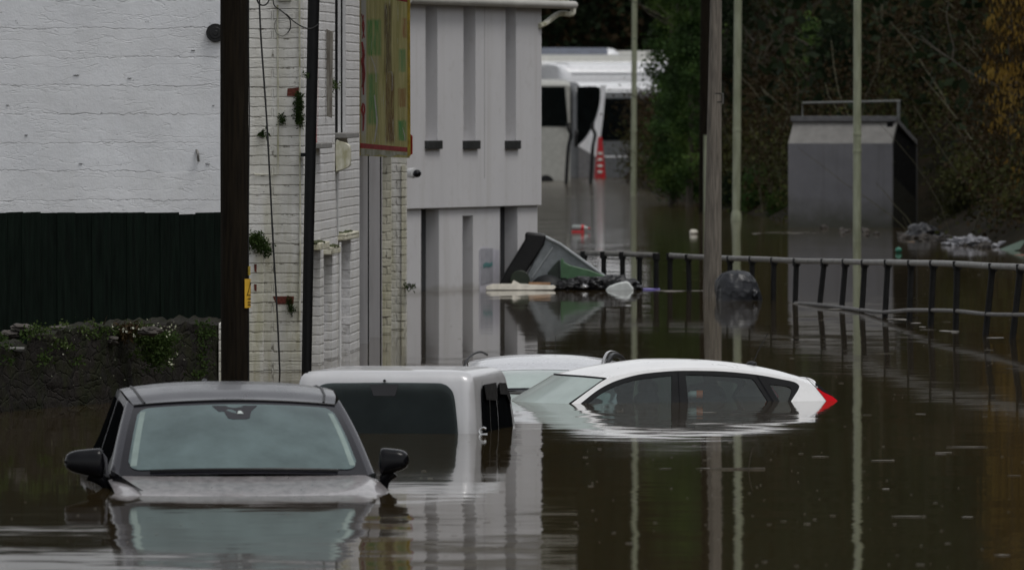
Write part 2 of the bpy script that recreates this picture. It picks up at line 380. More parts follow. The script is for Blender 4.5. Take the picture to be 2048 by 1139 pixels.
M['soil'] = plain('leaf_litter', (.016, .012, .007), .95, var=.5, scale=1.7, bump=.8, bscale=6, c2=(.008, .008, .004), spec=.05)
M['rubble'] = plain('rubble', (.055, .048, .042), .9, var=.5, scale=6, bump=.5)
M['scum_ripple'] = plain('scum_and_ripple_streaks', (.20, .185, .16), .7, var=.3)
M['ivy'] = leaf_mat('ivy_leaves', [(0.0223, 0.0408, 0.0148), (0.0371, 0.0743, 0.0185), (0.1040, 0.1634, 0.0371)])
M['evergreen'] = leaf_mat('evergreen_leaves', [(0.0062, 0.0110, 0.0047), (0.0110, 0.0187, 0.0078), (0.0218, 0.0343, 0.0140)])
M['olive'] = leaf_mat('olive_scrub', [(0.0204, 0.0204, 0.0076), (0.0357, 0.0382, 0.0127), (0.0714, 0.0765, 0.0204)])
M['brownleaf'] = leaf_mat('dead_leaves', [(0.0172, 0.0115, 0.0057), (0.0268, 0.0181, 0.0077), (0.0459, 0.0306, 0.0134)])
M['catkin'] = leaf_mat('yellow_catkins', [(0.0936, 0.0543, 0.0112), (0.1872, 0.1123, 0.0205), (0.2621, 0.1778, 0.0421)])
M['catkin_leaf'] = leaf_mat('brown_catkin_twigs', [(.026, .016, .006), (.045, .027, .008), (.065, .042, .014)])
M['fern'] = leaf_mat('fern_leaves', [(.018, .035, .008), (.035, .06, .014), (.06, .085, .025)])
M['moss_leaf'] = leaf_mat('pale_flowers', [(.30, .32, .20), (.45, .46, .34), (.5, .5, .42)])

t = NT('rubble_stone'); p = t.pos()
vo = t.n('ShaderNodeTexVoronoi'); t.set(vo.inputs['Vector'], t.scaled(t.vmath('ADD', p, t.scaled(t.noise(p, 3, 3, .5, True), (.25, .25, .25))), (3.4, 3.4, 11.))); vo.inputs['Scale'].default_value = 1
ve = t.n('ShaderNodeTexVoronoi', feature='DISTANCE_TO_EDGE'); t.set(ve.inputs['Vector'], t.scaled(t.vmath('ADD', p, t.scaled(t.noise(p, 3, 3, .5, True), (.25, .25, .25))), (3.4, 3.4, 11.))); ve.inputs['Scale'].default_value = 1
gap = t.ramp(ve.outputs['Distance'], .0, .09, 1, 0)
col = t.mix(t.vmath('DOT_PRODUCT', vo.outputs['Color'], (.33, .33, .33)), (.009, .008, .007), (.024, .020, .017))
col = t.mix(t.math('MULTIPLY', t.ramp(t.noise(p, 5, 4), .45, .6), .75), col, (.016, .018, .006))
col = t.mix(t.ramp(t.noise(p, 30, 3), .71, .76), col, (.20, .20, .18))
col = t.mix(t.math('MULTIPLY', gap, .22), col, (.005, .005, .004))
col = t.mix(t.math('MULTIPLY', t.ramp(t.noise(t.scaled(p, (1.6, 1.6, 1.1)), 1, 5, .7), .52, .60), .8), col, (.010, .013, .004))
h = t.math('ADD', t.math('MULTIPLY', gap, -.22), t.math('MULTIPLY', t.noise(p, 9, 5, .7), .8))
M['stone'] = t.done(t.bsdf(col, .85, 0, .15, t.bump(h, 1.0, .05)))

t = NT('billboard_face'); p = t.pos()
st = t.noise(t.scaled(p, (24, 24, 1.6)), 1, 5, .65)
st2 = t.noise(t.scaled(p, (46, 46, 2.6)), 1, 5, .7)
X = t.vmath('DOT_PRODUCT', p, (1., 0., 0.)); Z = t.vmath('DOT_PRODUCT', p, (0., 0., 1.))
col = t.mix(t.ramp(st, .35, .65), (.44, .40, .14), (.68, .62, .30))
def patch(x0, x1, y0, y1, c, amt, lo=.36, hi=.56):
    global col
    wx = t.math('ADD', X, t.math('MULTIPLY', t.math('SUBTRACT', st, .5), .008)); wz = t.math('ADD', Z, t.math('MULTIPLY', t.math('SUBTRACT', st2, .5), .10))
    cx, hx = ((x0+x1)/2-1024)*100.2/F, (x1-x0)/2*100.2/F; cz, hz = HC-((y0+y1)/2-YH)*100.2/F, (y1-y0)/2*100.2/F
    mx = t.ramp(t.math('ABSOLUTE', t.math('SUBTRACT', wx, cx)), hx*.75, hx*1.15, 1, 0); mz = t.ramp(t.math('ABSOLUTE', t.math('SUBTRACT', wz, cz)), hz*.9, hz*1.05, 1, 0)
    col = t.mix(t.math('MULTIPLY', t.math('MULTIPLY', mx, mz), t.ramp(st2, lo, hi, .15, amt)), col, c)
patch(733, 762, 38, 112, (.10, .36, .10), .9); patch(734, 756, 145, 250, (.09, .34, .10), .85); patch(796, 813, 240, 282, (.05, .33, .10), .95); patch(798, 812, 98, 145, (.12, .36, .14), .8)
patch(768, 784, 5, 150, (.14, .10, .05), .9); patch(771, 789, 145, 286, (.17, .075, .025), .9); patch(796, 813, 176, 214, (.36, .13, .05), .7); patch(803, 814, 36, 76, (.42, .10, .05), .7, .46, .56)
patch(733, 757, 112, 146, (.55, .50, .34), .7); patch(720, 732, -330, 288, (.62, .61, .58), .95, .2, .3)
col = t.mix(t.ramp(st2, .60, .68), col, (.66, .65, .52))
M['billboard'] = t.done(t.bsdf(col, .6, 0, .3))

# ---------------------------------------------------------------- leaves
def leaf_mesh(name, centers, size, m, parent=None, elong=1.5, droop=None, **tags):
    n = len(centers); c = np.asarray(centers, dtype=float)
    a = rng.normal(size=(n, 3)); a /= np.linalg.norm(a, axis=1)[:, None]
    if droop is not None: a = a*(1-droop)+np.array([0, 0, -1.])*droop; a /= np.linalg.norm(a, axis=1)[:, None]
    b = np.cross(a, rng.normal(size=(n, 3))); b /= np.linalg.norm(b, axis=1)[:, None]
    s = size*rng.uniform(.6, 1.35, n)[:, None]
    nrm = np.cross(a, b)
    v = np.stack([c-a*s*elong*.5, c+b*s*.5+nrm*s*.1, c+a*s*elong*.5, c-b*s*.5+nrm*s*.1], 1).reshape(-1, 3)
    base = base_of(parent) if parent is not None else Vector((0, 0, 0))
    v = v-np.array(base)
    me = bpy.data.meshes.new(name); me.vertices.add(4*n); me.vertices.foreach_set('co', v.ravel())
    me.loops.add(4*n); me.loops.foreach_set('vertex_index', np.arange(4*n)); me.polygons.add(n)
    me.polygons.foreach_set('loop_start', np.arange(n)*4); me.polygons.foreach_set('loop_total', np.full(n, 4))
    me.update(calc_edges=True); me.materials.append(m)
    o = bpy.data.objects.new(name, me); COL.objects.link(o)
    if parent is not None: o.parent = parent
    for k, x in tags.items(): o[k] = x
    return o
def clumps(center, rad, nclump, per, cr):
    """leaf positions: clumps scattered through an ellipsoid, with gaps between them"""
    out = []
    for _ in range(nclump):
        q = rng.normal(size=3); q /= np.linalg.norm(q); q *= rng.uniform(.25, 1)**.6
        cc = np.array(center)+q*np.array(rad); r = cr*rng.uniform(.6, 1.3)
        out.append(cc+rng.normal(size=(per, 3))*r*np.array([.5, .5, .42]))
    return np.concatenate(out)

# ---------------------------------------------------------------- ground, water, banks
g = MB(); g.poly([(-3000, -400, -1.4), (3000, -400, -1.4), (3000, 4500, -1.4), (-3000, 4500, -1.4)]); structure('ground', g, M['soil'])
g = MB(); g.poly([(-260, -60, 0), (260, -60, 0), (260, 900, 0), (-260, 900, 0)]); structure('water', g, M['water'])
def S(px, row): d = wl(row); return ((px-1024)*d/F, d)
shore = [(-150, 352), (3.3, 352), S(1318, 393), S(1420, 413), S(1500, 428), S(1580, 446), S(1800, 460), S(1900, 478), S(2060, 505), (9.6, 148), (13, 100), (19, 40), (60, 0)]
SH = np.array(shore); inland_poly = shore+[(150, 0), (150, 470), (-150, 470)]
def inland(x, y):
    c = False; n = len(inland_poly)
    for i in range(n):
        (x1, y1), (x2, y2) = inland_poly[i], inland_poly[i-1]
        if (y1 > y) != (y2 > y) and x < (x2-x1)*(y-y1)/(y2-y1)+x1: c = not c
    return c
def shore_dist(x, y):
    a, b = SH[:-1], SH[1:]; ab = b-a; tt = np.clip(((np.array([x, y])-a)*ab).sum(1)/(ab**2).sum(1), 0, 1)
    return float(np.min(np.hypot(*(a+ab*tt[:, None]-np.array([x, y])).T)))
def land(x, y):
    d = shore_dist(x, y); n = noise.noise(Vector((x*.35, y*.12, 0)))+.5*noise.noise(Vector((x*1.1, y*.4, 3)))
    if 4.6 < x < 8.4 and 184 < y < 197: return -.15
    if inland(x, y): return .02+.62*min(d, 45)+.5*n*min(1, d/2)
    return -.02-.5*min(d, 1.5)
xs = sorted(set(list(np.arange(2.4, 16, .3))+list(np.arange(-140, 2.4, 6))+list(np.arange(16, 120, 6))))
ys = list(np.arange(20, 352, 4))+list(np.arange(352, 380, 3))+list(np.arange(380, 470, 10))
tm = MB()
for y in ys:
    for x in xs: tm.v.append((x, y, land(x, y)))
for j in range(len(ys)-1):
    for i in range(len(xs)-1):
        a = j*len(xs)+i; tm.f.append((a, a+1, a+1+len(xs), a+len(xs)))
structure('hillside', tm, M['soil'])

# ---------------------------------------------------------------- generic wall with openings
def wall_holes(O, U, N, u0, u1, z0, z1, holes, t, thick=.35):
    """front face in the plane O + u*U + z, with openings (ua, ub, za, zb) cut to depth t along N; closed behind"""
    O = Vector(O); mb = MB()
    us = sorted({u0, u1, *[h[0] for h in holes], *[h[1] for h in holes]}); zs = sorted({z0, z1, *[h[2] for h in holes], *[h[3] for h in holes]})
    Q = lambda u, z, n=0: Vector((O.x, O.y, 0))+U*u+N*n+Vector((0, 0, z))
    for i in range(len(us)-1):
        for j in range(len(zs)-1):
            um, zm = (us[i]+us[i+1])/2, (zs[j]+zs[j+1])/2
            if any(h[0] < um < h[1] and h[2] < zm < h[3] for h in holes): continue
            mb.poly([Q(us[i], zs[j]), Q(us[i+1], zs[j]), Q(us[i+1], zs[j+1]), Q(us[i], zs[j+1])])
    for (a, b, c, d) in holes:
        mb.poly([Q(a, c), Q(a, d), Q(a, d, t), Q(a, c, t)]); mb.poly([Q(b, c), Q(b, d), Q(b, d, t), Q(b, c, t)])
        mb.poly([Q(a, c), Q(b, c), Q(b, c, t), Q(a, c, t)]); mb.poly([Q(a, d), Q(b, d), Q(b, d, t), Q(a, d, t)])
    T = thick
    mb.poly([Q(u0, z0), Q(u0, z1), Q(u0, z1, T), Q(u0, z0, T)]); mb.poly([Q(u1, z0), Q(u1, z1), Q(u1, z1, T), Q(u1, z0, T)])
    mb.poly([Q(u0, z1), Q(u1, z1), Q(u1, z1, T), Q(u0, z1, T)]); mb.poly([Q(u0, z0, T), Q(u1, z0, T), Q(u1, z1, T), Q(u0, z1, T)])
    return mb

# ================================================================ WHITE BRICK BUILDING
TOPZ = 5.2
dA = wl(742); dB = wl(697)
A0 = P(605, 742, dA); B0 = P(719, 697, dB)
bld = thing('white_brick_building', 'white painted brick and block building with a black drainpipe at its corner', 'building', (A0.x, dA, 0))
xl = -16.0; xm = P(497, 0, dA).x
part('block_wall', MB().box(xl, xm, dA+.012, dA+.4, -1.3, TOPZ), M['block'], bld)
part('corner_pier', MB().box(xm, P(600.5, 0, dA).x, dA, dA+.5, -1.3, TOPZ), M['brick_front'], bld)
part('buttress', MB().box(P(494, 0, dA-.14).x, P(527, 0, dA-.14).x, dA-.14, dA-.002, -1.3, P(0, 492, dA-.14).z), M['brick_front'], bld, bevel=.006)
part('corner_edge', MB().box(P(600.5, 0, dA).x+.001, P(607, 0, dA).x, dA+.01, dA+.4, -1.3, TOPZ), M['brick_front'], bld)
U = Vector((B0.x-A0.x, dB-dA, 0)); LEN = U.length; U.normalize(); N = Vector((-U.y, U.x, 0))   # N points into the wall
OUT = -N
A00 = Vector((A0.x, A0.y, 0))
def fu(px): return (ray_plane(px, YH, A00, OUT)-A00).dot(U)
def fz(px, py): return ray_plane(px, py, A00, OUT).z
def FQ(u, z, out=0): return A00+U*u+OUT*out+Vector((0, 0, z))
lowers = [(fu(617), fu(640), -1.3, fz(638, 497)), (fu(648), fu(664), -1.3, fz(660, 506)), (fu(681), fu(700), -1.3, fz(698, 478))]
uppers = [(fu(618), fu(637), fz(637, 286), TOPZ-.6), (fu(670), fu(692), fz(690, 266), TOPZ-.6)]
part('side_wall', wall_holes(A00, U, N, 0, LEN, -1.3, TOPZ, lowers+uppers, .20, .5), M['brick_side'], bld)
for h in lowers:
    part('door', MB().obox(FQ((h[0]+h[1])/2, (h[2]+h[3])/2, -.2), U*(h[1]-h[0])/2, OUT*.02, Vector((0, 0, (h[3]-h[2])/2))), M['render_grey'], bld)
for k, h in enumerate(uppers):
    w = part('window', MB().obox(FQ((h[0]+h[1])/2, (h[2]+h[3])/2, -.19), U*(h[1]-h[0])/2, OUT*.015, Vector((0, 0, (h[3]-h[2])/2))), M['void'], bld)
    fr = MB(); zc = (h[2]+h[3])/2; hz = (h[3]-h[2])/2
    for off in ((.165, .12, .06, .015) if k else (.15, .03)):
        fr.obox(FQ(h[1]-.035-off*.3, zc, -off), U*.03, OUT*.014, Vector((0, 0, hz)))
    part('window_frame', fr, M['upvc'] if k else M['red_paint'], w)
    if k:
        dk = MB()
        for off in (.143, .091, .038): dk.obox(FQ(h[1]-.03-off*.3, zc, -off), U*.03, OUT*.008, Vector((0, 0, hz)))
        part('seal', dk, M['black'], w)
    e = fz(690 if k else 637, 0)
    part('sill', MB().obox(FQ((h[0]+h[1])/2+.1, h[2]-.02, .03), U*((h[1]-h[0])/2+.1), OUT*.085, Vector((0, 0, .025))), M['concrete_light'], w, bevel=.008)
for px0, px1, pz, o_ in ((622, 641, 491, .075), (647, 665, 500, .07), (676, 702, 471, .07)):
    u0, u1 = fu(px0), fu(px1); z = fz((px0+px1)/2, pz)
    l = part('lintel', MB().obox(FQ((u0+u1)/2, z, o_/2), U*(u1-u0)/2, OUT*(o_/2+.01), Vector((0, 0, .034))), M['brick_mossy'], bld, bevel=.01)
    mo = MB()
    for k in range(7): mo.blob(FQ(u0+(u1-u0)*random.random(), z+.036, random.random()*o_), (.03, .08, .016), .4, 2, k, 2)
    part('moss', mo, M['moss'], l)['kind'] = 'stuff'
# doorway beyond the side wall
part('door_surround', MB().box(P(712, 0, wl(686)).x, P(738, 0, wl(686)).x, wl(686), wl(686)+.3, -1.3, TOPZ), M['render_grey'], bld)
part('door_leaf', MB().box(P(737.5, 0, wl(674)).x, P(764, 0, wl(674)).x, wl(674), wl(674)+.3, -1.3, TOPZ-.1), M['render_grey'], bld)
part('door_shadow_strip', MB().box(P(735.5, 0, 100.95).x, P(738.4, 0, 100.95).x, 100.9, 100.95, -1.3, TOPZ), M['void'], bld)  # dark strips painting the shadow lines between the doorway panels
part('door_shadow_strip', MB().box(P(760, 0, 103.4).x, P(763, 0, 103.4).x, 103.3, 103.38, -1.3, TOPZ), M['void'], bld)
part('brick_jamb', MB().box(P(762, 0, wl(668)).x, P(782, 0, wl(668)).x, wl(668), wl(668)+.4, -1.3, TOPZ-.05), M['brick_mossy'], bld)
part('far_pier', MB().box(P(781, 0, wl(659)).x, P(813, 0, wl(659)).x, wl(659), wl(659)+.6, -1.3, TOPZ), M['brick_front'], bld)
part('moss_strip', MB().box(P(803, 0, wl(659)-.02).x, P(811, 0, wl(659)-.02).x, wl(659)-.02, wl(659)-.003, -.2, P(0, 330, wl(659)).z), M['brick_mossy'], bld)
part('upper_wall', MB().box(P(722, 0, 104.5).x, P(818, 0, 104.5).x, 104.5, 105, P(0, 250, 104.5).z, TOPZ+.2), M['render_white'], bld)
# roof over the building
rf = MB(); rf.prism([(xl-.2, dA-.3, TOPZ), (A0.x+.05, dA-.3, TOPZ), (B0.x+.05, wl(659), TOPZ), (xl-.2, wl(659), TOPZ)], (0, 0, .14)); part('roof', rf, M['sill'], bld)
# details fixed to the walls
dp = P(0, 0, dA-.25).y
pipe_pts = [P(628.5, -260, dp), P(627.5, 0, dp), P(622, 250, dp), P(616, 560, dp), P(613, 752, dp), P(611.5, 900, dp)]
pipe = part('drainpipe', MB().tube(pipe_pts, [.054, .054, .051, .047, .046, .046], 14), M['black_pipe'], bld)
part('bracket', MB().box(P(601, 0, dp).x, P(622, 0, dp).x, dp, dp+.24, P(0, 313, dp).z, P(0, 306, dp).z), M['black_pipe'], pipe)
bb = MB(); pb = ray_plane(651, 150, A00, OUT)
bx0, bx1 = P(652.5, 0, pb.y).x, P(666, 0, pb.y).x
bb.prism([Vector((bx0, pb.y, P(0, 58, pb.y).z)), Vector((bx1, pb.y, P(0, 64, pb.y).z)), Vector((bx1-.008, pb.y, P(0, 236, pb.y).z)), Vector((bx0+.004, pb.y, P(0, 233, pb.y).z))], (-.0, .05, 0))
part('timber_board', bb, M['board'], bld, bevel=.003)
pm = ray_plane(670, 300, A00, OUT); s_ = pm.y
mb = MB(); rings = []
for k, (dy) in enumerate((0, .02, .5)):
    q = []
    ins = .008 if k == 0 else 0
    for (x, y) in smooth([(671, 283), (680, 281.5), (697, 289), (700.5, 300), (700.5, 325), (696, 335), (673, 343.5), (671, 340)], 4):
        cx, cy = 686, 312; f_ = 1-ins*8
        q.append(P(cx+(x-cx)*f_, cy+(y-cy)*f_, s_)+Vector((0, dy, 0)))
    rings.append(q)
part('meter_box', mb.loft(rings), M['dirty_white'], bld, smooth_angle=50)
cd = MB()
cd.tube([P(555, 10, dA-.012), P(556, 200, dA-.012), P(556, 349, dA-.012), P(510, 349, dA-.012), P(508, 346, dA-.01)], .007, 8)
part('conduit', cd, M['dirty_white'], bld)
cd = MB(); cd.tube([P(599, -20, dA-.012), P(600, 300, dA-.012), P(600.5, 500, dA-.012), P(599, 640, dA-.012)], .008, 8); part('conduit', cd, M['dirty_white'], bld)
wp = fu(676)
cd = MB(); cd.tube([FQ(wp, -1, .02), FQ(wp, fz(676, 484), .02)], .012, 8); cd.tube([FQ(fu(674), fz(674, 470), .01), FQ(fu(672), fz(672, 350), .01)], .008, 8); part('overflow_pipe', cd, M['upvc'], bld)
br = MB()
for (x0, x1, y0, y1) in ((575, 598, 175, 193),):
    br.prism([P(x0, y0+2, dA-.004), P(x1, y0, dA-.004), P(x1, y1, dA-.004), P(x0-1, y1-1, dA-.004)], (0, .02, 0))
part('bare_brick', br, M['bare_brick'], bld)
br = MB().prism([P(545, 592, dA-.004), P(588, 592, dA-.004), P(587, 608, dA-.004), P(552, 608, dA-.004), P(549, 600, dA-.004)], (0, .02, 0)); part('bare_brick', br, M['bare_brick'], bld)
br = MB()
for (y0, y1) in ((528, 545), (568, 583)): br.prism([P(508, y0, dA-.146), P(513.5, y0, dA-.146), P(513, y1, dA-.146), P(509, y1-3, dA-.146)], (0, .01, 0))
part('bare_brick', br, M['bare_brick'], bld)
# small holes, hook, round vent in the block wall
vt = MB(); vc = P(431, 66, dA-.02)
for r0, dy in ((.085, 0), (.055, -.012), (.025, -.02)):
    vt.tube([vc+Vector((0, dy-.02, 0)), vc+Vector((0, .03, 0))], r0, 24)
part('round_vent', vt, M['black'], bld, bevel=.004)
part('hook', MB().tube([P(397, 322, dA-.005), P(396, 314, dA-.03), P(396, 308, dA-.03), P(393, 300, dA+.01)], .012, 8), M['rail_metal'], bld)
pk = MB()
for _ in range(26):
    x = random.uniform(5, 436); y = random.choice([44, 100, 155, 213, 270, 327, 383])+random.gauss(0, 3); w_ = random.uniform(.5, 1.4)
    if random.random() < .3: w_ = random.uniform(3, 12)
    c = P(x, y, dA+.008); pk.obox(c, Vector((w_*.0022, 0, 0)), Vector((0, .005, 0)), Vector((0, 0, .0022)))
part('pock_mark', pk, M['black'], bld)['kind'] = 'stuff'

# cables
cb = MB().tube(smooth([P(518, -40, dA-.3), P(521, 60, dA-.3), P(534, 250, dA-.3), P(546, 480, dA-.3), P(555, 640, dA-.3), P(561, 775, dA-.3)], 5, False), .0085, 8)
solo('stay_cable', cb, M['cable'], 'taut black cable running down the white corner pier into the water', 'cable')
lp = thing('wiring_loop', 'loose black and grey wires looped under a small terminal box', 'cable', P(565, 30, dA-.05))
part('black_wire', MB().tube(smooth([P(545, -15, dA-.04), P(548, 10, dA-.04), P(560, 20, dA-.04), P(578, 36, dA-.04), P(581, 55, dA-.04), P(575, 66, dA-.04)], 6, False), .0055, 8), M['cable'], lp)
part('grey_wire', MB().tube(smooth([P(575, 66, dA-.04), P(565, 72, dA-.04), P(553, 66, dA-.04), P(549, 50, dA-.04), P(554, 36, dA-.04)], 6, False), .0055, 8), M['cable_grey'], lp)
part('black_wire', MB().tube(smooth([P(572, 28, dA-.05), P(590, 45, dA-.05), P(608, 55, dp-.08), P(623, 57, dp-.08), P(638, 48, dp-.06)], 6, False), .0055, 8), M['cable'], lp)
part('terminal_box', MB().box(P(556, 0, dA).x, P(583, 0, dA).x, dA-.06, dA-.001, P(0, 2, dA).z, P(0, -20, dA).z), M['dirty_white'], lp, bevel=.005)
solo('cable_coil', MB().tube([P(526+12*math.sin(a), -2+13*math.cos(a), dA-.32+.01*a) for a in np.linspace(0, 12.6, 50)], .007, 8), M['cable'], 'black cable coil hanging at the top of the corner pier', 'cable')

# billboard
bd = 100.2
bs = thing('billboard', 'faded yellow framed billboard with red border stripe and peeling green letters', 'sign', P(766, 305, bd))
def BQ(x, y, o=0):                                  # slightly turned board, right edge nearer
    return P(x, y, bd-(x-766)*.006-o)
fc = MB().prism([BQ(720, 311), BQ(819, 316), BQ(819, -330), BQ(720, -330)], (0, .10, 0)); part('panel', fc, M['billboard'], bs)
part('frame', MB().prism([BQ(711.5, 312, .02), BQ(720, 312, .02), BQ(718.5, -330, .02), BQ(710.5, -330, .02)], (0, .14, 0)), M['yellow_trim'], bs)
part('frame', MB().prism([BQ(815, 312, .02), BQ(821, 312, .02), BQ(819, -330, .02), BQ(814, -330, .02)], (0, .14, 0)), M['yellow_trim'], bs)
part('side_edge', MB().prism([BQ(709, 316, .0), BQ(711.5, 316, .0), BQ(710.5, -330, .0), BQ(708, -330, .0)], (0, .22, 0)), M['black'], bs)
part('border_stripe', MB().prism([BQ(720, 286, .004), BQ(815, 295, .004), BQ(815, 304, .004), BQ(720, 296, .004)], (0, .003, 0)), M['red_paint'], bs)
part('border_stripe', MB().prism([BQ(790, 0, .004), BQ(815, 5, .004), BQ(815, -12, .004), BQ(788, -8, .004)], (0, .003, 0)), M['red_paint'], bs)
part('torn_lower_edge', MB().prism([BQ(720, 297, .006), BQ(760, 300, .006), BQ(815, 305, .006), BQ(814, 311, .006), BQ(795, 309, .006), BQ(780, 314, .006), BQ(760, 309, .006), BQ(742, 312, .006), BQ(735, 309, .006), BQ(722, 311, .006)], (0, .004, 0)), M['dirty_white'], bs)
def strokes(lst, o=.005):
    mb = MB()
    for pts, w in lst:
        pts = smooth([Vector((x, y, 0)) for x, y in pts], 6, False); L = []; Rr = []
        for i, q in enumerate(pts):
            ww = w*(.6+.4*math.sin(math.pi*i/(len(pts)-1)))
            L.append(BQ(q.x-ww, q.y, o)); Rr.append(BQ(q.x+ww, q.y, o))
        mb.loft([L, Rr, [p+Vector((0, .003, 0)) for p in Rr], [p+Vector((0, .003, 0)) for p in L]], cap=False, closed=False)
    return mb
part('red_lettering', strokes([([(723, 28), (728, 52), (725, 78)], 1.2), ([(727, 30), (725, 54), (729, 76)], 1.2), ([(724, 84), (727, 110), (725, 122), (728, 150), (725, 175)], 3), ([(728, 100), (726, 140), (727, 190)], 2),
                               ([(726, 206), (724, 220), (727, 234), (726, 262)], 2.2), ([(728, 208), (729, 222), (726, 236)], 1.6)]), M['red_paint'], bs)
part('white_lettering', strokes([([(742, 112), (751, 140), (752, 165)], .9), ([(749, 190), (752, 220), (754, 244), (752, 262), (749, 284)], 1.6), ([(805, 255), (809, 270), (810, 282)], .8), ([(776, 145), (784, 146), (784, 182)], .6)], .007), M['white_paint'], bs)
part('end_cap', MB().prism([BQ(821, 268, 0), BQ(825, 272, 0), BQ(825, 308, 0), BQ(818, 312, 0), BQ(818, 300, 0), BQ(821, 296, 0)], (0, .1, 0)), M['red_paint'], bs)

# plants rooted in the white brickwork
def tuft(name, label, spots, size, n, m=M['fern'], cat='plant', spread=(.04, .03, .04), droop=.35, elong=2.4, stems=True, group=None):
    b = Vector(spots[0]); t_ = thing(name, label, cat, b, group); cs = []
    st_ = MB()
    for sp in spots:
        q = np.array(sp)+rng.normal(size=(n, 3))*np.array(spread)*.6; cs.append(q)
        for k in range(5): st_.tube([Vector(sp)+Vector((0, .03, 0)), Vector(q[k % len(q)])], .0025, 5)
    cs = [np.repeat(c_, 3, 0)+rng.normal(size=(3*len(c_), 3))*size*.45 for c_ in cs]
    leaf_mesh('foliage', np.concatenate(cs), size*.48, m, t_, elong, droop)
    part('stem', st_, M['bark'], t_)
    return t_
tuft('wall_fern', 'bushy green fern hanging beside the bare red brick near the drainpipe', [P(598, 196, dA-.03), P(599, 212, dA-.04), P(596, 226, dA-.04), P(600, 240, dA-.03)], .022, 110, spread=(.028, .03, .05))
tuft('wall_fern', 'small fern tuft below the bare red brick, left of the bushy fern', [P(563, 234, dA-.03), P(565, 242, dA-.03)], .018, 40, spread=(.022, .02, .03))
tuft('wall_fern', 'dense green plant on the ledge of the white buttress beside the wooden pole', [P(505, 483, dA-.2), P(520, 487, dA-.2), P(530, 500, dA-.12), P(513, 476, dA-.16)], .024, 150, spread=(.05, .04, .05))
tuft('wall_fern', 'little green plant growing out of the lower bare red brick', [P(578, 602, dA-.03), P(583, 618, dA-.03)], .018, 50, spread=(.025, .02, .04))
tuft('wall_fern', 'spiky small weed on the white pier beside the stay cable', [P(525, 268, dA-.03)], .03, 12, spread=(.03, .02, .02), elong=4)
tuft('wall_fern', 'thin weed sprouting in front of the grey timber board', [ray_plane(660, 172, A00, OUT)+OUT*.06, ray_plane(656, 166, A00, OUT)+OUT*.05], .022, 26, spread=(.03, .06, .04), elong=2.6)
tuft('wall_fern', 'small weed growing from a crack beside the mossy brick pier', [P(818, 570, wl(659)-.05), P(821, 575, wl(659)-.05)], .028, 12, spread=(.035, .02, .03), elong=3.2)
tuft('wall_fern', 'tiny fern sprig clinging above the drainpipe weed', [P(612, 150, dp-.08)], .02, 16, spread=(.03, .02, .015), elong=3)

# ================================================================ CONCRETE BUILDING
cO = P(812, 583, 127.0); cE = P(1083, 578, 131.5); cO = Vector((cO.x, cO.y, 0)); cE = Vector((cE.x, cE.y, 0))
cU = (cE-cO).normalized(); cL = (cE-cO).length; cN = Vector((-cU.y, cU.x, 0)); cOut = -cN
cb_ = thing('rendered_building', 'pale rendered two storey building with tall slot windows and overhanging upper floor', 'building', cO)
def cu(px, off=0.): o = cO+cOut*off; return (ray_plane(px, YH, o, cOut)-cO).dot(cU)
def cz(px, py, off=0.): return ray_plane(px, py, cO+cOut*off, cOut).z
def CQ(u, z, out=0): return cO+cU*u+cOut*out+Vector((0, 0, z))
zov = cz(950, 413)
low = [(cu(842), cu(878), -1.3, zov-.01), (cu(925), cu(946), -1.3, cz(935, 431)), (cu(1000), cu(1035), -1.3, zov-.01)]
part('ground_floor_wall', wall_holes(cO, cU, cN, -.2, cu(1075), -1.3, zov+.02, low, .185, .6), M['render_white'], cb_)
for h in low:
    w = part('window', MB().obox(CQ((h[0]+h[1])/2, (h[2]+h[3])/2, -.19), cU*(h[1]-h[0])/2, cOut*.01, Vector((0, 0, (h[3]-h[2])/2))), M['void'], cb_)
OV = .05
slots = [(cu(851, OV), cu(875, OV), cz(863, 281, OV), cz(863, 12, OV)), (cu(927, OV), cu(951, OV), cz(940, 281, OV), cz(940, 12, OV)), (cu(1011, OV), cu(1032, OV), cz(1021, 281, OV), cz(1021, 12, OV))]
part('upper_floor_wall', wall_holes(CQ(0, 0, OV), cU, cN, -.2, cu(1083, OV), zov, 4.9, slots, .24, .7), M['render_white'], cb_)
us_ = MB(); us_.prism([CQ(-.2, zov, OV), CQ(cu(1083, OV), zov, OV), CQ(cu(1083, OV), zov, -.6), CQ(-.2, zov, -.6)], (0, 0, .03)); 
for h in slots:
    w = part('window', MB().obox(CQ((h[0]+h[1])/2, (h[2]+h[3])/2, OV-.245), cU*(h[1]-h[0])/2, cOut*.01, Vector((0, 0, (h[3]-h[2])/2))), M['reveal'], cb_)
    part('sill', MB().obox(CQ((h[0]+h[1])/2+.02, h[2]-.055, OV+.012), cU*((h[1]-h[0])/2+.05), cOut*.035, Vector((0, 0, .055))), M['sill'], w, bevel=.006)
jm = MB()
for px in (969,): jm.obox(CQ(cu(px, OV), (zov+4.2)/2+.2, OV), cU*.010, cOut*.0015, Vector((0, 0, 1.4)))
part('panel_joint', jm, M['reveal'], cb_)
ge = cz(950, 4, OV)
gt = MB(); gp = [CQ(-.3, ge+.01, OV+.10), CQ(cu(1083, OV)+.95, ge-.015, OV+.10)]
gt.tube(gp, .055, 12); part('gutter', gt, M['gutter'], cb_)
part('fascia', MB().prism([CQ(-.3, ge+.02, OV+.05), CQ(cu(1083, OV)+.9, ge, OV+.05), CQ(cu(1083, OV)+.9, ge+.2, OV+.05), CQ(-.3, ge+.22, OV+.05)], cN*.04), M['dirty_white'], cb_)
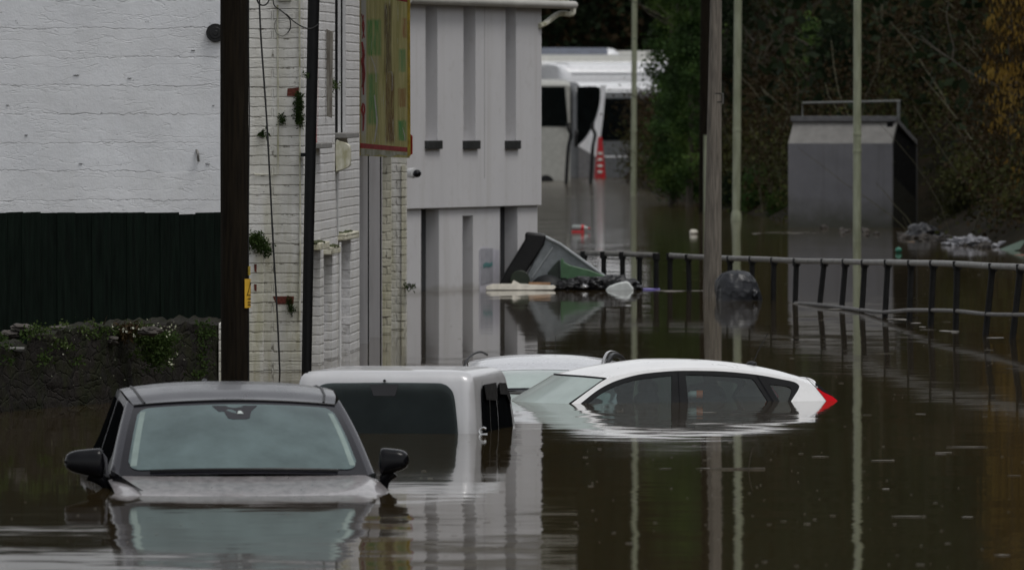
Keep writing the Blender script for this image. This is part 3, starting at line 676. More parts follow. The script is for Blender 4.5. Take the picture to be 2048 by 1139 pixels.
part('roof', MB().prism([CQ(-.3, ge+.2, OV+.14), CQ(cu(1083, OV)+.95, ge+.2, OV+.14), CQ(cu(1083, OV)+.95, ge+1.6, -2.5), CQ(-.3, ge+1.6, -2.5)], (0, 0, .08)), M['sill'], cb_)
dn = MB(); q0 = CQ(cu(1083, OV)+.88, ge-.03, OV+.10)
dn.tube(smooth([q0, q0+Vector((0, 0, -.10)), P(1118, 28, q0.y-.1), P(1092, 46, q0.y-.7), P(1078, 52, q0.y-.9)], 5, False), .038, 10); part('downpipe', dn, M['dirty_white'], cb_)
part('end_wall', MB().obox(CQ(cu(1083, OV)-.03, (zov+4.9)/2, -1.6), cU*.028, cOut*1.0, Vector((0, 0, (4.9-zov)/2))), M['render_white'], cb_)
pst = thing('poster', 'peeling grey poster with teal mark on the rendered wall above floating rubbish', 'poster', CQ(cu(975), cz(975, 570), .01))
pu0, pu1 = cu(958), cu(998)
part('backing_sheet', MB().prism([CQ(pu0, cz(958, 583), .004), CQ(pu1, cz(998, 572), .004), CQ(pu1, cz(998, 500), .004), CQ(pu0+.1, cz(970, 492), .004), CQ(pu0, cz(958, 499), .004)], cOut*.003), M['poster_white'], pst)
part('sheet', MB().prism([CQ(cu(960), cz(960, 570), .009), CQ(cu(984), cz(984, 562), .009), CQ(cu(984), cz(984, 496), .009), CQ(cu(960), cz(960, 497), .009)], cOut*.003), M['poster'], pst)
tk = MB()
tk.prism([CQ(cu(x_), cz(x_, y_), .014) for x_, y_ in ((964, 528), (970, 524), (977, 526), (983, 523), (983, 531), (976, 534), (969, 533), (965, 537))], cOut*.002)
part('teal_print', tk, M['poster_mark'], pst)
cc = thing('security_camera', 'white domed security camera on the wall beside the billboard', 'camera', P(824, 346, 126.5))
part('bracket', MB().tube([P(812, 345, 126.8), P(826, 344, 126.5)], .03, 12), M['upvc'], cc)
part('body', MB().tube([P(820, 346, 126.4), P(826, 346, 126.1), P(831, 346, 125.9)], [.062, .066, .06], 16), M['upvc'], cc)
part('dome', MB().blob(P(834, 347, 125.85), (.055, .07, .05), 0, sub=3), M['black_gloss'], cc)

# ================================================================ POLE, FENCE, STONE WALL
pd = 78.0
pole = thing('utility_pole', 'thick dark creosoted wooden pole standing behind the grey car', 'utility pole', (P(470, 0, pd).x, pd, -1.2))
part('shaft', MB().tube([P(470.5, 1200, pd), P(470.5, 762, pd), P(469, 300, pd), P(468, -450, pd)], [.112, .111, .111, .108], 28), M['dark_wood'], pole)
part('earth_cable', MB().tube([P(497.5, 900, pd-.05), P(497, 420, pd-.05), P(499, 230, pd-.05), P(497.5, 100, pd-.05), P(497, -300, pd-.05)], .0045, 8), M['cable'], pole)
sg = thing('warning_sign', 'yellow electrical warning plate wrapped round the dark wooden pole', 'sign', P(495, 615, pd))
def arc(a, row, off):
    c = P(469.6, row, pd); r_ = .112+off; return c+Vector((math.sin(R(a))*r_, -math.cos(R(a))*r_, 0))
def arcpatch(a0, a1, r0, r1, off, n=14): return MB().grid(lambda u, v: arc(a0+(a1-a0)*u, r0+(r1-r0)*v, off), n, 4)
part('plate', arcpatch(40, 112, 557, 615, .012), M['yellow'], sg)
tr = MB()
for (a, b_) in (((50, 590), (76, 564)), ((76, 564), (108, 588)), ((50, 590), (108, 590))):
    tr.loft([[arc(a[0]+(b_[0]-a[0])*i/8-1.5, a[1]+(b_[1]-a[1])*i/8, .0145) for i in range(9)], [arc(a[0]+(b_[0]-a[0])*i/8+3.5, a[1]+(b_[1]-a[1])*i/8-1.2, .0145) for i in range(9)]], cap=False, closed=False)
for rr_ in (596, 603, 608): tr.grid(lambda u, v: arc(54+40*u, rr_+1.6*v, .0145), 8, 1)
part('symbol', tr, M['black'], sg)
part('upper_tab', arcpatch(60, 110, 532, 550, .010), M['yellow_trim'], sg)

fd = 86.0
fence = thing('board_fence', 'dark green close boarded timber fence above the stone wall', 'fence', (P(200, 0, fd).x, fd, P(0, 645, fd).z))
x = -2400.0; k = 0
ztop = P(0, 425, fd).z; zbot = P(0, 660, fd).z
while x < 452:
    w_ = 34+random.uniform(-1.5, 1.5); top = 425+random.uniform(-.6, 1.2)+(2.5 if 330 < x < 385 else 0)
    b_ = MB(); yy = fd-(.012 if k % 2 else 0)
    if x < -300: w_ = 300
    b_.prism([P(x, 725, yy), P(x+w_+2, 725, yy), P(x+w_+2, top-random.uniform(0, 1.5), yy), P(x, top, yy)], (0, .02, 0))
    part('fence_board', b_, M['fence'], fence, bevel=.003); x += w_; k += 1
part('rail', MB().box(P(-2400, 0, fd+.05).x, P(452, 0, fd+.05).x, fd+.03, fd+.1, ztop-.4, ztop-.3), M['fence'], fence)
part('rail', MB().box(P(-2400, 0, fd+.05).x, P(452, 0, fd+.05).x, fd+.03, fd+.1, zbot+.1, zbot+.2), M['fence'], fence)

sw = thing('stone_wall', 'old dark rubble stone wall with moss at the foot of the green fence', 'wall', (P(200, 0, 82).x, 82, 0))
w0 = Vector((-13.5, 64.0, 0)); w1 = Vector((*S(441, 786), 0))
wm = Vector((*S(-160, 838), 0))
def wq(u): return w0.lerp(wm, u/.35) if u < .35 else wm.lerp(w1, (u-.35)/.65)
def stone_fn(u, v):
    b = wq(u); px = 1024+b.x*F/b.y
    top_row = np.interp(px, [-200, 0, 52, 55, 110, 115, 250, 300, 340, 445], [700, 697, 697, 668, 668, 660, 652, 648, 645, 645])
    zt = P(0, top_row, b.y).z
    if v < .8: z = -.8+(zt+.8)*v/.8; off = 0
    else: z = zt+.02*(v-.8); off = (v-.8)/.2*2.2
    n1 = noise.noise(Vector((b.x*5, b.y*3, z*8)))*.05+noise.noise(Vector((b.x*13, b.y*7, z*20)))*.03
    off += .06*min(1, max(0, (122-px)/24))
    return Vector((b.x, b.y+off-n1*(1 if v < .8 else 0), z+(n1*.8 if v > .75 else 0)))
part('stonework', MB().grid(stone_fn, 330, 50), M['stone'], sw, smooth_angle=80)
e0 = w1
part('end_return', MB().box(e0.x-.012, e0.x+.03, e0.y-.09, e0.y+.6, -1.2, P(0, 646, e0.y).z), M['brick_front'], sw)
part('coping_flake', MB().prism([P(-40, 697, 79.2), P(46, 698, 79.2), P(46, 695.5, 79.2), P(-40, 694.5, 79.2)], (0, .3, 0)), M['concrete_light'], sw)
for px, py in ((45, 655), (124, 657), (215, 680), (300, 662), (178, 676), (80, 690), (20, 668)):
    part('loose_stone', MB().blob(P(px, py, 81.3), (.09, .08, .035), .5, 2, px, 3), M['rubble'], sw)
tuft('wall_plant', 'bright green trailing plant with pale flowers on the stone wall', [P(x_, y_, 81.6) for x_, y_ in ((285, 665), (305, 672), (320, 690), (300, 700), (325, 710), (310, 720), (290, 680), (335, 680))], .026, 150, spread=(.07, .09, .06))
leaf_mesh('blossom', np.array([P(290+random.gauss(0, 34), 658+random.gauss(0, 9), 81.3) for _ in range(70)]+[P(345+random.gauss(0, 9), 725+random.gauss(0, 10), 81.3) for _ in range(12)]+[P(215+random.gauss(0, 12), 652+random.gauss(0, 5), 81.3) for _ in range(14)]), .016, M['moss_leaf'], bpy.data.objects['wall_plant'], 1.3)
swn = Vector((-(w1-wm).y, (w1-wm).x, 0)).normalized()
def swp(px, py): return ray_plane(px, py, wm, swn)-Vector((0, random.uniform(.02, .09), 0))
mspots = []
for _ in range(46):
    mx, my = random.uniform(0, 430), random.choice([655, 660, 668, 672, 690, 715, 740])+random.gauss(0, 8)
    mspots += [tuple(swp(mx+random.gauss(0, 9), my+random.gauss(0, 6))) for _ in range(34)]
leaf_mesh('wall_moss', np.array(mspots), .019, M['fern'], None, kind='stuff', label='sparse moss and dry weeds rooted all over the stone wall', category='moss')
leaf_mesh('wall_flecks', np.array([tuple(swp(random.uniform(100, 420), random.uniform(655, 800))-Vector((0, .03, 0))) for _ in range(40)]), .009, M['moss_leaf'], None, kind='stuff', label='pale flecks of lichen and dead petals on the stone wall', category='lichen')
tuft('wall_plant', 'olive green moss clump low on the stone wall', [P(x_, y_, 81.2) for x_, y_ in ((150, 700), (165, 690), (140, 715), (160, 722), (170, 705))], .022, 110, M['fern'], spread=(.05, .06, .05))
tuft('wall_plant', 'low green weeds along the broken top of the stone wall', [P(x_, y_, 81.4) for x_, y_ in ((30, 668), (60, 664), (110, 662), (5, 682), (85, 666), (20, 690), (135, 668))], .022, 70, M['fern'], spread=(.07, .05, .025))
tuft('wall_plant', 'brown dry grass on the stone wall below the green fence', [P(x_, y_, 81.5) for x_, y_ in ((200, 668), (225, 662), (245, 672), (260, 660))], .03, 60, M['brownleaf'], spread=(.08, .06, .04), elong=4)

# ================================================================ CARS
def greenhouse(root, O, yaw, K, paint, glassm, sideglass, bonnet=True):
    """saloon upper body facing the camera; r to the viewer's right, b towards the back of the car"""
    B = Vector((-math.sin(yaw), math.cos(yaw), 0)); Rv = Vector((math.cos(yaw), math.sin(yaw), 0))
    Q = lambda r, b, z: O+Rv*r+B*b+Vector((0, 0, z))
    wb, wt = K['wb'], K['wt']; zb, zt = K['zb'], K['zt']; bt = K['bt']
    def ws(u, v, push=0):
        r0 = (u*2-1); bot = Vector((r0*wb, -.17*(1-r0*r0)+.0, zb-.02*r0*r0)); top = Vector((r0*wt, bt-.10*(1-r0*r0), zt-.035*r0*r0))
        q = bot.lerp(top, v); q.z += .035*math.sin(math.pi*v)*(1) ; q.y -= push*.6; q.z += push*.8
        return Q(q.x, q.y, q.z)
    scr = part('windscreen', MB().grid(lambda u, v: ws(.055+.89*u, *rounded(u, v, .075, .93)), 48, 24), glassm, root, smooth_angle=80) if False else None
    part('windscreen_border', MB().grid(lambda u, v: ws(u, v), 40, 16), M['frit'], root, smooth_angle=80)
    def inner(u, v):
        rc = .06; e = min(u, 1-u); lo, hi = .055, .925
        d_ = 0 if e > rc else .10*(1-math.sqrt(max(0, 1-((rc-e)/rc)**2)))
        lo += d_; hi -= d_
        return ws(.030+.94*u, lo+(hi-lo)*v, .006)
    wsn = part('windscreen', MB().grid(inner, 60, 20), glassm, root, smooth_angle=80)
    # roof
    st = K['roof']
    def roof(u, v):
        t_ = u*2-1; b = np.interp(v, np.linspace(0, 1, len(st)), [x[0] for x in st])
        zc, hw, ze = [float(np.interp(b, [x[0] for x in st], [x[i] for x in st])) for i in (1, 2, 3)]
        z = ze+(zc-ze)*(1-abs(t_)**2.6)
        if v == 0 or b < st[0][0]+.001: b = bt-.10*(1-t_*t_)+.012; z = zt-.035*t_*t_+.004
        return Q(t_*hw, b, z)
    part('roof', MB().grid(roof, 40, 28), paint, root, smooth_angle=80)
    for sgn in (-1, 1):
        ob = Vector((sgn*(wb+.055), .12, zb-.02)); ot = Vector((sgn*(wt+.036), bt+.14, K['roof'][1][3]-.015))
        ib = Vector((sgn*wb, 0, zb-.02)); it = Vector((sgn*wt, bt, zt-.035))
        def pil(u, v):
            a = ib.lerp(it, v); c = ob.lerp(ot, v); c.z += .03*math.sin(math.pi*v); a.z += .035*math.sin(math.pi*v)
            q = a.lerp(c, u); q.x += sgn*.012*math.sin(math.pi*u); q.z += .012*math.sin(math.pi*u); return Q(*q)
        part('windscreen_pillar', MB().grid(pil, 8, 20), paint, root, smooth_angle=80)
        # body side from pillar base to rear, up to the roof edge
        bs_ = [ob.y]+[ot.y]+[x[0] for x in st[2:]]+[K['rear']]
        zs_ = [ob.z]+[ot.z]+[x[3] for x in st[2:]]+[zb-.02]
        rs_ = [abs(ob.x)]+[abs(ot.x)]+[x[2]+.012 for x in st[2:]]+[wb-.02]
        def side(u, v, off=0):
            b = bs_[0]+(bs_[-1]-bs_[0])*u; zt_ = float(np.interp(b, bs_, zs_)); rt = float(np.interp(b, bs_, rs_)); z = -.5+(zt_+.5)*v
            zz = max(0, (z-zb+.02)/max(.05, .5)); rbelt = wb+.062
            f_ = np.clip((z-(zb-.02))/max(.02, zt_-(zb-.02)), 0, 1)
            r = rbelt+(rt-rbelt)*f_ if zt_ > zb else rbelt
            return Q(sgn*(r+off), b, z)
        part('body_side', MB().grid(side, 50, 24), paint, root, smooth_angle=80)
        for (b0, b1) in K['win']:
            def win(u, v):
                b = b0+(b1-b0)*u; zt_ = float(np.interp(b, bs_, zs_))-.045; zl = zb-.03
                z = zl+(max(zt_, zl+.005)-zl)*v; z0 = float(np.interp(b, bs_, zs_))
                return side((b-bs_[0])/(bs_[-1]-bs_[0]), (z+.5)/(z0+.5), .006)
            part('side_window', MB().grid(win, 20, 10), sideglass, root, smooth_angle=80)
    # rear screen and boot
    def rear(u, v):
        t_ = u*2-1; a = st[-1]; top = Vector((t_*a[2], a[0], a[3]+(a[1]-a[3])*(1-abs(t_)**2.6))); bot = Vector((t_*(wb-.02), K['rear'], zb-.02)); q = top.lerp(bot, v); return Q(*q)
    part('rear_window', MB().grid(rear, 20, 8), M['glass_dark'], root, smooth_angle=80)
    part('boot', MB().prism([Q(-wb, K['rear']-.02, zb-.03), Q(wb, K['rear']-.02, zb-.03), Q(wb*.95, K['rear']+.5, -.25), Q(-wb*.95, K['rear']+.5, -.25)], (0, 0, -.4)), paint, root)
    if bonnet:
        def hood(u, v):
            t_ = u*2-1; b = -.17*(1-t_*t_)-.01-v*1.35+ (.10 if abs(t_) > .96 else 0)
            z = zb-.016-.075*v-.06*v**3-.03*max(0, abs(t_)-.9)/.1
            return Q(t_*(wb+.06+.02*v), b, z)
        part('bonnet', MB().grid(hood, 40, 40), M['hood_wet'], root, smooth_angle=80)
    for sx in (-.36, .36):
        k_ = min(1, (zt-zb)/.4); ins = MB()
        ins.blob(Q(sx, 1.05, zb-.05), (.24, .10, .22*k_), .1, 1.5, 1, 3); ins.blob(Q(sx, 1.05, zb+.42*(zt-zb)), (.13, .06, .075*k_), .1, 1.5, 2, 3)
        part('front_seat', ins, M['seat'], root, smooth_angle=80)
    return Q, ws, wsn, roof

# front grey saloon
sd = wl(976); sO = Vector(((487-1024)*sd/F, sd, 0)); sy = R(6.2)
sal = thing('grey_saloon_car', 'dark grey car facing forward, flooded to its wing mirrors', 'car', sO)
K1 = dict(wb=.795, wt=.648, zb=.10, zt=.537, bt=.72, rear=2.75, win=[(.42, 1.20), (1.34, 2.2)],
          roof=[(.72, .537, .645, .502), (.95, .592, .675, .552), (1.25, .628, .685, .582), (1.6, .636, .68, .587), (1.95, .611, .66, .557), (2.2, .566, .63, .507), (2.35, .525, .60, .455)])
Q1, ws1, wsn1, roof1 = greenhouse(sal, sO, sy, K1, M['grey_car'], M['windscreen'], M['glass_black'])
# camera housing at the top of the windscreen
hp = [(.38, .90), (.41, .80), (.435, .80), (.45, .69), (.47, .67), (.53, .67), (.55, .69), (.565, .80), (.60, .90)]
part('camera_housing', MB().prism([ws1(u, v, .009) for u, v in hp], (0, 0, -.004)), M['frit'], wsn1)
part('camera_lens', MB().prism([ws1(u, v, .011) for u, v in ((.495, .755), (.525, .755), (.516, .80), (.504, .80))], (0, 0, -.002)), M['bottle_plastic'], wsn1)
for ua, ub, vt_ in ((.040, .066, .86), (.936, .960, .82)):  # pale strips painted over the glass edges as a reflection of the pillars
    part('pillar_reflection', MB().grid(lambda u, v: ws1(ua+(ub-ua)*u+(.016 if ua < .5 else -.016)*v*0, .10+(vt_-.10)*v, .0074), 4, 12), plain('pale_pillar_reflection', (.19, .245, .23), .6, var=.1), sal, smooth_angle=80)
swc = Q1(-.30, .18, zb_ := .17)
part('steering_wheel', MB().tube([swc+Vector((.20*math.cos(a), .10*math.sin(a)+.02, .10*math.sin(a))) for a in np.linspace(0, 2*math.pi, 40)], .018, 8), plain('pale_wheel_rim', (.45, .5, .48), .6), sal)
part('dashboard', MB().prism([Q1(-.72, .02, .07), Q1(.72, .02, .07), Q1(.70, .32, .10), Q1(-.70, .32, .10)], (0, 0, -.2)), M['seat'], sal)
# roof gutters and antenna
for u_ in (.055, .945):
    part('roof_gutter', MB().tube([roof1(u_, v)+Vector((0, 0, .003)) for v in np.linspace(0.02, .98, 30)], .008, 8), M['black'], sal)
part('roof_seam', MB().tube([ws1(u, 1.0, .006) for u in np.linspace(.0, 1, 24)], .006, 6), M['black'], sal)
part('aerial', MB().prism([Q1(-.10, 2.0, .55), Q1(-.10, 2.16, .55), Q1(-.10, 2.13, .635), Q1(-.10, 2.10, .638)], Rv_ if (Rv_ := Vector((.03, 0, 0))) else 0), M['grey_car'], sal, bevel=.008)
def mirror(px0, px1, y0, y1, stalk, flip):
    d = sd+.05; c = P((px0+px1)/2, (y0+y1)/2, d); hx = (px1-px0)/2*d/F; hz = (y1-y0)/2*d/F
    mb = MB(); n = 26; rings = []
    for i in range(17):
        t_ = -1+2*i/16; o_ = t_*flip                       # o_ = +1 at the outer end
        prof = (1-abs(t_)**(3.2 if o_ > 0 else 9))**.38 if abs(t_) < 1 else .02
        hgt = 1.12*hz*prof*(1-.30*(o_+1)/2); cz_ = hz*(.10*(o_)*-.4)+(.18*hz*(o_+1)/2)
        ring = []
        for j in range(n):
            a = 2*math.pi*j/n; ca, sa = math.cos(a), math.sin(a)
            yy = math.copysign(abs(ca)**.7, ca)*.085*prof; zz = math.copysign(abs(sa)**.8, sa)*hgt
            if sa < 0: zz *= 1.0-.25*(o_+1)/2
            ring.append(c+Vector((t_*hx, yy, zz+cz_)))
        rings.append(ring)
    m_ = part('wing_mirror', mb.loft(rings), M['black_gloss'], sal, smooth_angle=70)
    part('mirror_stalk', MB().tube(smooth([P(x, y, d+.02) for x, y in stalk], 5, False), [.055-.028*min(1, i/ (len(stalk)*5-5)*1.3) for i in range((len(stalk)-1)*5+1)], 14), M['black_gloss'], m_, smooth_angle=70)
mirror(128, 211, 899, 957, [(180, 945), (198, 955), (214, 972), (222, 1000)], -1)
mirror(757, 819, 898, 951, [(783, 940), (773, 952), (768, 968), (766, 1000)], 1)
part('mirror_edge', MB().prism([P(206, 905, sd-.02), P(214, 915, sd-.02), P(216, 940, sd-.02), P(221, 958, sd-.02), P(211, 948, sd-.02), P(209, 925, sd-.02)], (0, .03, 0)), M['grey_car'], sal, bevel=.004)
part('wing_edge', MB().prism([P(x_, y_, sd-.12-(x_-222)*.016) for x_, y_ in ((222, 939), (236, 947), (262, 965), (287, 981), (270, 981), (242, 972), (225, 962))], (0, .03, 0)), M['black_gloss'], sal, bevel=.003)
part('wiper', MB().tube([ws1(u, .035, .012) for u in np.linspace(.12, .88, 20)], .009, 6), M['black'], wsn1)

# estate car behind, with roof rails
ed = wl(781); eO = Vector(((1078-1024)*ed/F, ed, 0))
est = thing('white_estate_car', 'white car with arched roof rails, mostly hidden behind the white hatchback', 'car', eO)
K2 = dict(wb=.66, wt=.58, zb=.01, zt=.165, bt=.55, rear=2.4, win=[(.5, 1.2), (1.3, 2.0)],
          roof=[(.55, .165, .585, .135), (.75, .215, .62, .175), (1.1, .255, .635, .205), (1.5, .27, .635, .21), (1.9, .262, .62, .19), (2.2, .24, .59, .15)])
Q2, ws2, _, _ = greenhouse(est, eO, R(-1.5), K2, M['white_car_wet'], M['windscreen_sky'], M['glass_dark'], bonnet=False)
part('roof_rail', MB().tube(smooth([Q2(-.66, .55, .15), Q2(-.645, .75, .225), Q2(-.61, 1.2, .268), Q2(-.55, 1.7, .285), Q2(-.50, 2.1, .25)], 6, False), .010, 8), M['black'], est)
part('roof_rail', MB().tube(smooth([Q2(.53, .62, .15), Q2(.535, .72, .235), Q2(.57, 1.05, .295), Q2(.63, 1.6, .275), Q2(.68, 2.1, .22)], 6, False), .016, 8), M['chrome'], est)
part('roof_rail_foot', MB().tube(smooth([Q2(.56, .63, .15), Q2(.57, .74, .22), Q2(.605, 1.05, .272), Q2(.655, 1.6, .25), Q2(.69, 2.0, .20)], 6, False), .022, 8), M['black'], est)
part('aerial', MB().tube([P(1111, 735, ed+2), P(1111, 672, ed+2.1)], .0022, 5), M['black'], est)

# silver van
vd = wl(866); vO = Vector(((768-1024)*vd/F, vd, 0)); vy = R(8.6)
vB = Vector((math.sin(vy), math.cos(vy), 0)); vR = Vector((math.cos(vy), -math.sin(vy), 0))
def VQ(r, b, z): return vO+vR*r+vB*b+Vector((0, 0, z))
van = thing('silver_van', 'silver van seen from behind, flooded to its dark rear window', 'van', vO)
def van_ring(z, hw, b0, b1, rc, n=8):
    pts = []
    for (cx, cy, a0) in ((hw-rc, b0+rc, -90), (hw-rc, b1-rc, 0), (-hw+rc, b1-rc, 90), (-hw+rc, b0+rc, 180)):
        for i in range(n+1): a = R(a0+90*i/n); pts.append(VQ(cx+rc*math.cos(a), cy+rc*math.sin(a), z))
    return pts
vr = [(-.7, .69, 0, 2.6, .10), (0, .685, 0, 2.05, .10), (.15, .675, .012, 1.95, .09), (.30, .664, .03, 1.80, .09), (.375, .656, .042, 1.72, .085), (.41, .645, .055, 1.66, .085), (.432, .628, .075, 1.60, .09), (.447, .60, .105, 1.55, .10), (.456, .56, .16, 1.48, .11), (.463, .45, .30, 1.35, .12), (.466, .22, .6, 1.1, .12)]
part('body', MB().loft([van_ring(*x) for x in vr]), M['silver'], van, smooth_angle=60)
def vface(px, py, off=.004):   # point on the sloping rear face
    n = (vB*-1+Vector((0, 0, .085))).normalized(); return ray_plane(px, py, VQ(0, -off-.004, 0), n)
rw = [(614, 900), (622, 800), (632, 778), (652, 766.5), (700, 765), (769, 764.5), (850, 765), (884, 766.5), (900, 776), (908, 792), (913, 830), (916, 866), (917, 900)]
part('rear_window', MB().prism([vface(x, y, .01) for x, y in smooth([Vector((x, y, 0)) for x, y in rw], 5, False) for x, y in [(x, y)]] if False else [vface(q.x, q.y, .01) for q in smooth([Vector((x, y, 0)) for x, y in rw], 5, False)], vB*.003), M['glass_dark'], van)
for px, w_, zt_ in ((700, .30, .05), (830, .34, .10)): part('rear_seat', MB().blob(vface(px, 866)+vB*.8+Vector((0, 0, zt_-.12)), (w_*.7, .1, .22), .1, 1.5, px, 3), M['seat'], van, smooth_angle=80)
for px, zt_ in ((668, .12), (868, .17)): part('headrest', MB().blob(vface(px, 866)+vB*.8+Vector((0, 0, zt_-.02)), (.12, .06, .06), .1, 1.5, px, 3), M['seat'], van, smooth_angle=80)
part('added_cabin_panel', MB().obox(VQ(0, 1.2, .05), vR*.60, vB*.01, Vector((0, 0, .33))), plain('added_panel_grey', (.08, .092, .088), .8, var=.5, scale=3), van)  # unseen panel added to return light through the rear window
part('screen_shelf', MB().prism([vface(740, 768, .013), vface(797, 768, .013), vface(790, 791, .013), vface(747, 791, .013)], vB*.002), M['frit'], van)
part('washer_jet', MB().tube([vface(769, 761, .018), vface(769, 761, -.01)], .011, 12), M['black'], van)
part('hinge', MB().tube(smooth([vface(975, 868, .05), vface(961, 868, .05), vface(960, 860, .05), vface(966, 855, .05), vface(972, 857, .05)], 4, False), .010, 8), M['chrome'], van)
sn = (vR+Vector((0, 0, .075))).normalized()
def vside(b, z, off=0):
    hw = float(np.interp(z, [-.7, 0, .15, .30, .365], [.69, .685, .675, .662, .652])); return VQ(hw+off, b, z)
def sidepatch(name, pts, m, off, par):
    return part(name, MB().prism([vside(b, z, off) for b, z in pts], vR*-.004), m, par, smooth_angle=20)
sw1 = sidepatch('side_window', [(.30, -.2), (.34, .20), (.37, .315), (.42, .345), (.95, .345), (1.0, .325), (1.0, .15), (1.0, 0), (1.0, -.2)], M['glass_black'], .020, van)
sidepatch('wind_deflector', [(.40, .30), (.40, .352), (.98, .352), (.98, .24), (.90, .22), (.42, .24)], M['black'], .036, sw1)
sidepatch('window_bar', [(.62, -.2), (.62, .26), (.66, .26), (.66, -.2)], M['black'], .026, sw1)
sw2 = sidepatch('side_window', [(1.14, -.2), (1.14, .31), (1.18, .335), (1.44, .325), (1.58, .24), (1.66, .15), (1.72, 0), (1.75, -.2)], M['glass_black'], .020, van)
sidepatch('wind_deflector', [(1.12, .26), (1.14, .345), (1.45, .335), (1.62, .22), (1.58, .17), (1.42, .25)], M['black'], .036, sw2)
part('roof_gutter', MB().tube([VQ(-.60, .14+.1*i, .44) for i in range(13)], .009, 6), M['black'], van)

# white hatchback
hyaw = R(19); hO = ray_plane(1143, 806.5, Vector((0, 0, 0)), Vector((0, 0, 1)))
hA = Vector((math.cos(hyaw), math.sin(hyaw), 0)); hN = Vector((-math.sin(hyaw), math.cos(hyaw), 0)); HW = 1.36
htn = (-hN+Vector((0, 0, .36))).normalized()
hat = thing('white_hatchback', 'white hatchback seen from the side with water halfway up its windows', 'car', hO)
def HP(px, py, off=0.): return ray_plane(px, py, hO+htn*off, htn)
def HM(p): dlt = (p-hO).dot(hN); return p+hN*(HW-2*dlt)
def hpoly(name, pts, m, off, par, mirror_it=True, sm=4, thick=.004, closed_smooth=False):
    q = [Vector((x, y, 0)) for x, y in pts]
    if sm: q = smooth(q, sm, closed_smooth)
    pp = [HP(v.x, v.y, off) for v in q]
    o = part(name, MB().prism(pp, -htn*thick), m, par, smooth_angle=20)
    if mirror_it:
        mp = [HM(p) for p in pp]; nn = (hN+Vector((0, 0, .36))).normalized(); part(name, MB().prism(mp, -nn*thick), M['glass_far'] if m is M['glass_side'] else m, par, smooth_angle=20)
    return o
edge = [(1143, 806.5), (1180, 779), (1213, 757), (1250, 747), (1290, 740.5), (1340, 736), (1400, 735), (1460, 737), (1520, 743.5), (1570, 752.5), (1603, 761), (1622, 769), (1632, 775), (1645, 790), (1658, 806.5)]
# side panel
body_out = edge+[(1668, 830), (1668, 960), (1100, 960), (1100, 850)]
q = smooth([Vector((x, y, 0)) for x, y in edge], 4, False); sidepts = [HP(v.x, v.y) for v in q]+[HP(1672, 830), HP(1672, 960), HP(1090, 960), HP(1105, 840)]
part('body_side', MB().prism(sidepts, -htn*.02), M['white_car'], hat, smooth_angle=20)
part('body_side', MB().prism([HM(p) for p in sidepts], Vector((0, 0, -.02))), M['white_car'], hat, smooth_angle=20)
fr_ = [(1120, 838), (1160, 807), (1193, 781), (1222, 765), (1252, 754.5), (1288, 746.5), (1340, 741.5), (1380, 740.5), (1446, 742), (1513, 748.5), (1563, 757.5), (1588, 763), (1598, 770), (1597, 778), (1589, 791), (1579, 807), (1562, 836)]
hpoly('window_frame', fr_, M['trim'], .004, hat)
fw = hpoly('front_window', [(1172, 812), (1176, 807), (1208, 783.5), (1240, 768), (1266, 760.5), (1303, 754.8), (1344, 750.5)], M['glass_side'], .008, hat, sm=0) if False else None
def hwin(name, top, rest):
    qs = [ (v.x, v.y) for v in smooth([Vector((x, y, 0)) for x, y in top], 5, False)]+rest
    return hpoly(name, qs, M['glass_side'], .009, hat, sm=0)
# the frame is opaque: cut the openings by laying frame strips round real glass
for o in [o for o in hat.children if o.name.startswith('window_frame')]: bpy.data.objects.remove(o)
for o in [o for o in hat.children if o.name.startswith('body_side')]: bpy.data.objects.remove(o)
def ring_poly(name, outer, holes, m, off, thick=.006):
    """flat panel with real openings, on the near side and mirrored to the far side"""
    for far in (False, True):
        bm = bmesh.new(); nn = htn if not far else (hN+Vector((0, 0, .36))).normalized()
        def addloop(pts):
            vs = [bm.verts.new(HM(HP(x, y, off)) if far else HP(x, y, off)) for x, y in pts]
            return [bm.edges.new((vs[i], vs[(i+1) % len(vs)])) for i in range(len(vs))]
        es = addloop(outer)
        for h in holes: es += addloop(h)
        bmesh.ops.triangle_fill(bm, use_beauty=True, use_dissolve=False, edges=es, normal=nn)
        g_ = bmesh.ops.extrude_face_region(bm, geom=bm.faces[:]); vv = [e for e in g_['geom'] if isinstance(e, bmesh.types.BMVert)]
        bmesh.ops.translate(bm, verts=vv, vec=-nn*thick)
        mb = MB(); bm.verts.index_update(); mb.v = [tuple(v.co) for v in bm.verts]; mb.f = [tuple(v.index for v in f.verts) for f in bm.faces]; bm.free()
        part(name, mb, m, hat, smooth_angle=20)
sm2 = lambda pts, k=4, c=False: [(v.x, v.y) for v in smooth([Vector((x, y, 0)) for x, y in pts], k, c)]
frame_o = sm2(fr_)
g_front = sm2([(1156, 824), (1177, 806), (1208, 783.5), (1240, 768), (1266, 760.5), (1303, 754.8), (1344, 750.5)])+[(1344, 780), (1343, 824)]
g_rear = [(1371, 749.5)]+sm2([(1380, 749.2), (1446, 751), (1503, 756)])+[(1509.5, 761.5), (1534.5, 800), (1543, 824), (1379, 824)]
g_quart = sm2([(1539, 768), (1571, 771.4), (1582, 776), (1583, 782), (1577.7, 797), (1568, 818)])+[(1566, 818), (1557.7, 799.7)]
outer_body = sm2(edge)+[(1680, 840), (1672, 960), (1080, 960), (1085, 850)]
ring_poly('body_side', outer_body, [frame_o], M['white_car'], 0, .02)
ring_poly('window_frame', frame_o, [g_front, g_rear, g_quart], M['trim'], -.003, .012)
for nm, gp_ in (('front_window', g_front), ('rear_side_window', g_rear), ('quarter_window', g_quart)):
    hpoly(nm, gp_, M['glass_side'], -.010, hat, sm=0, thick=.003)
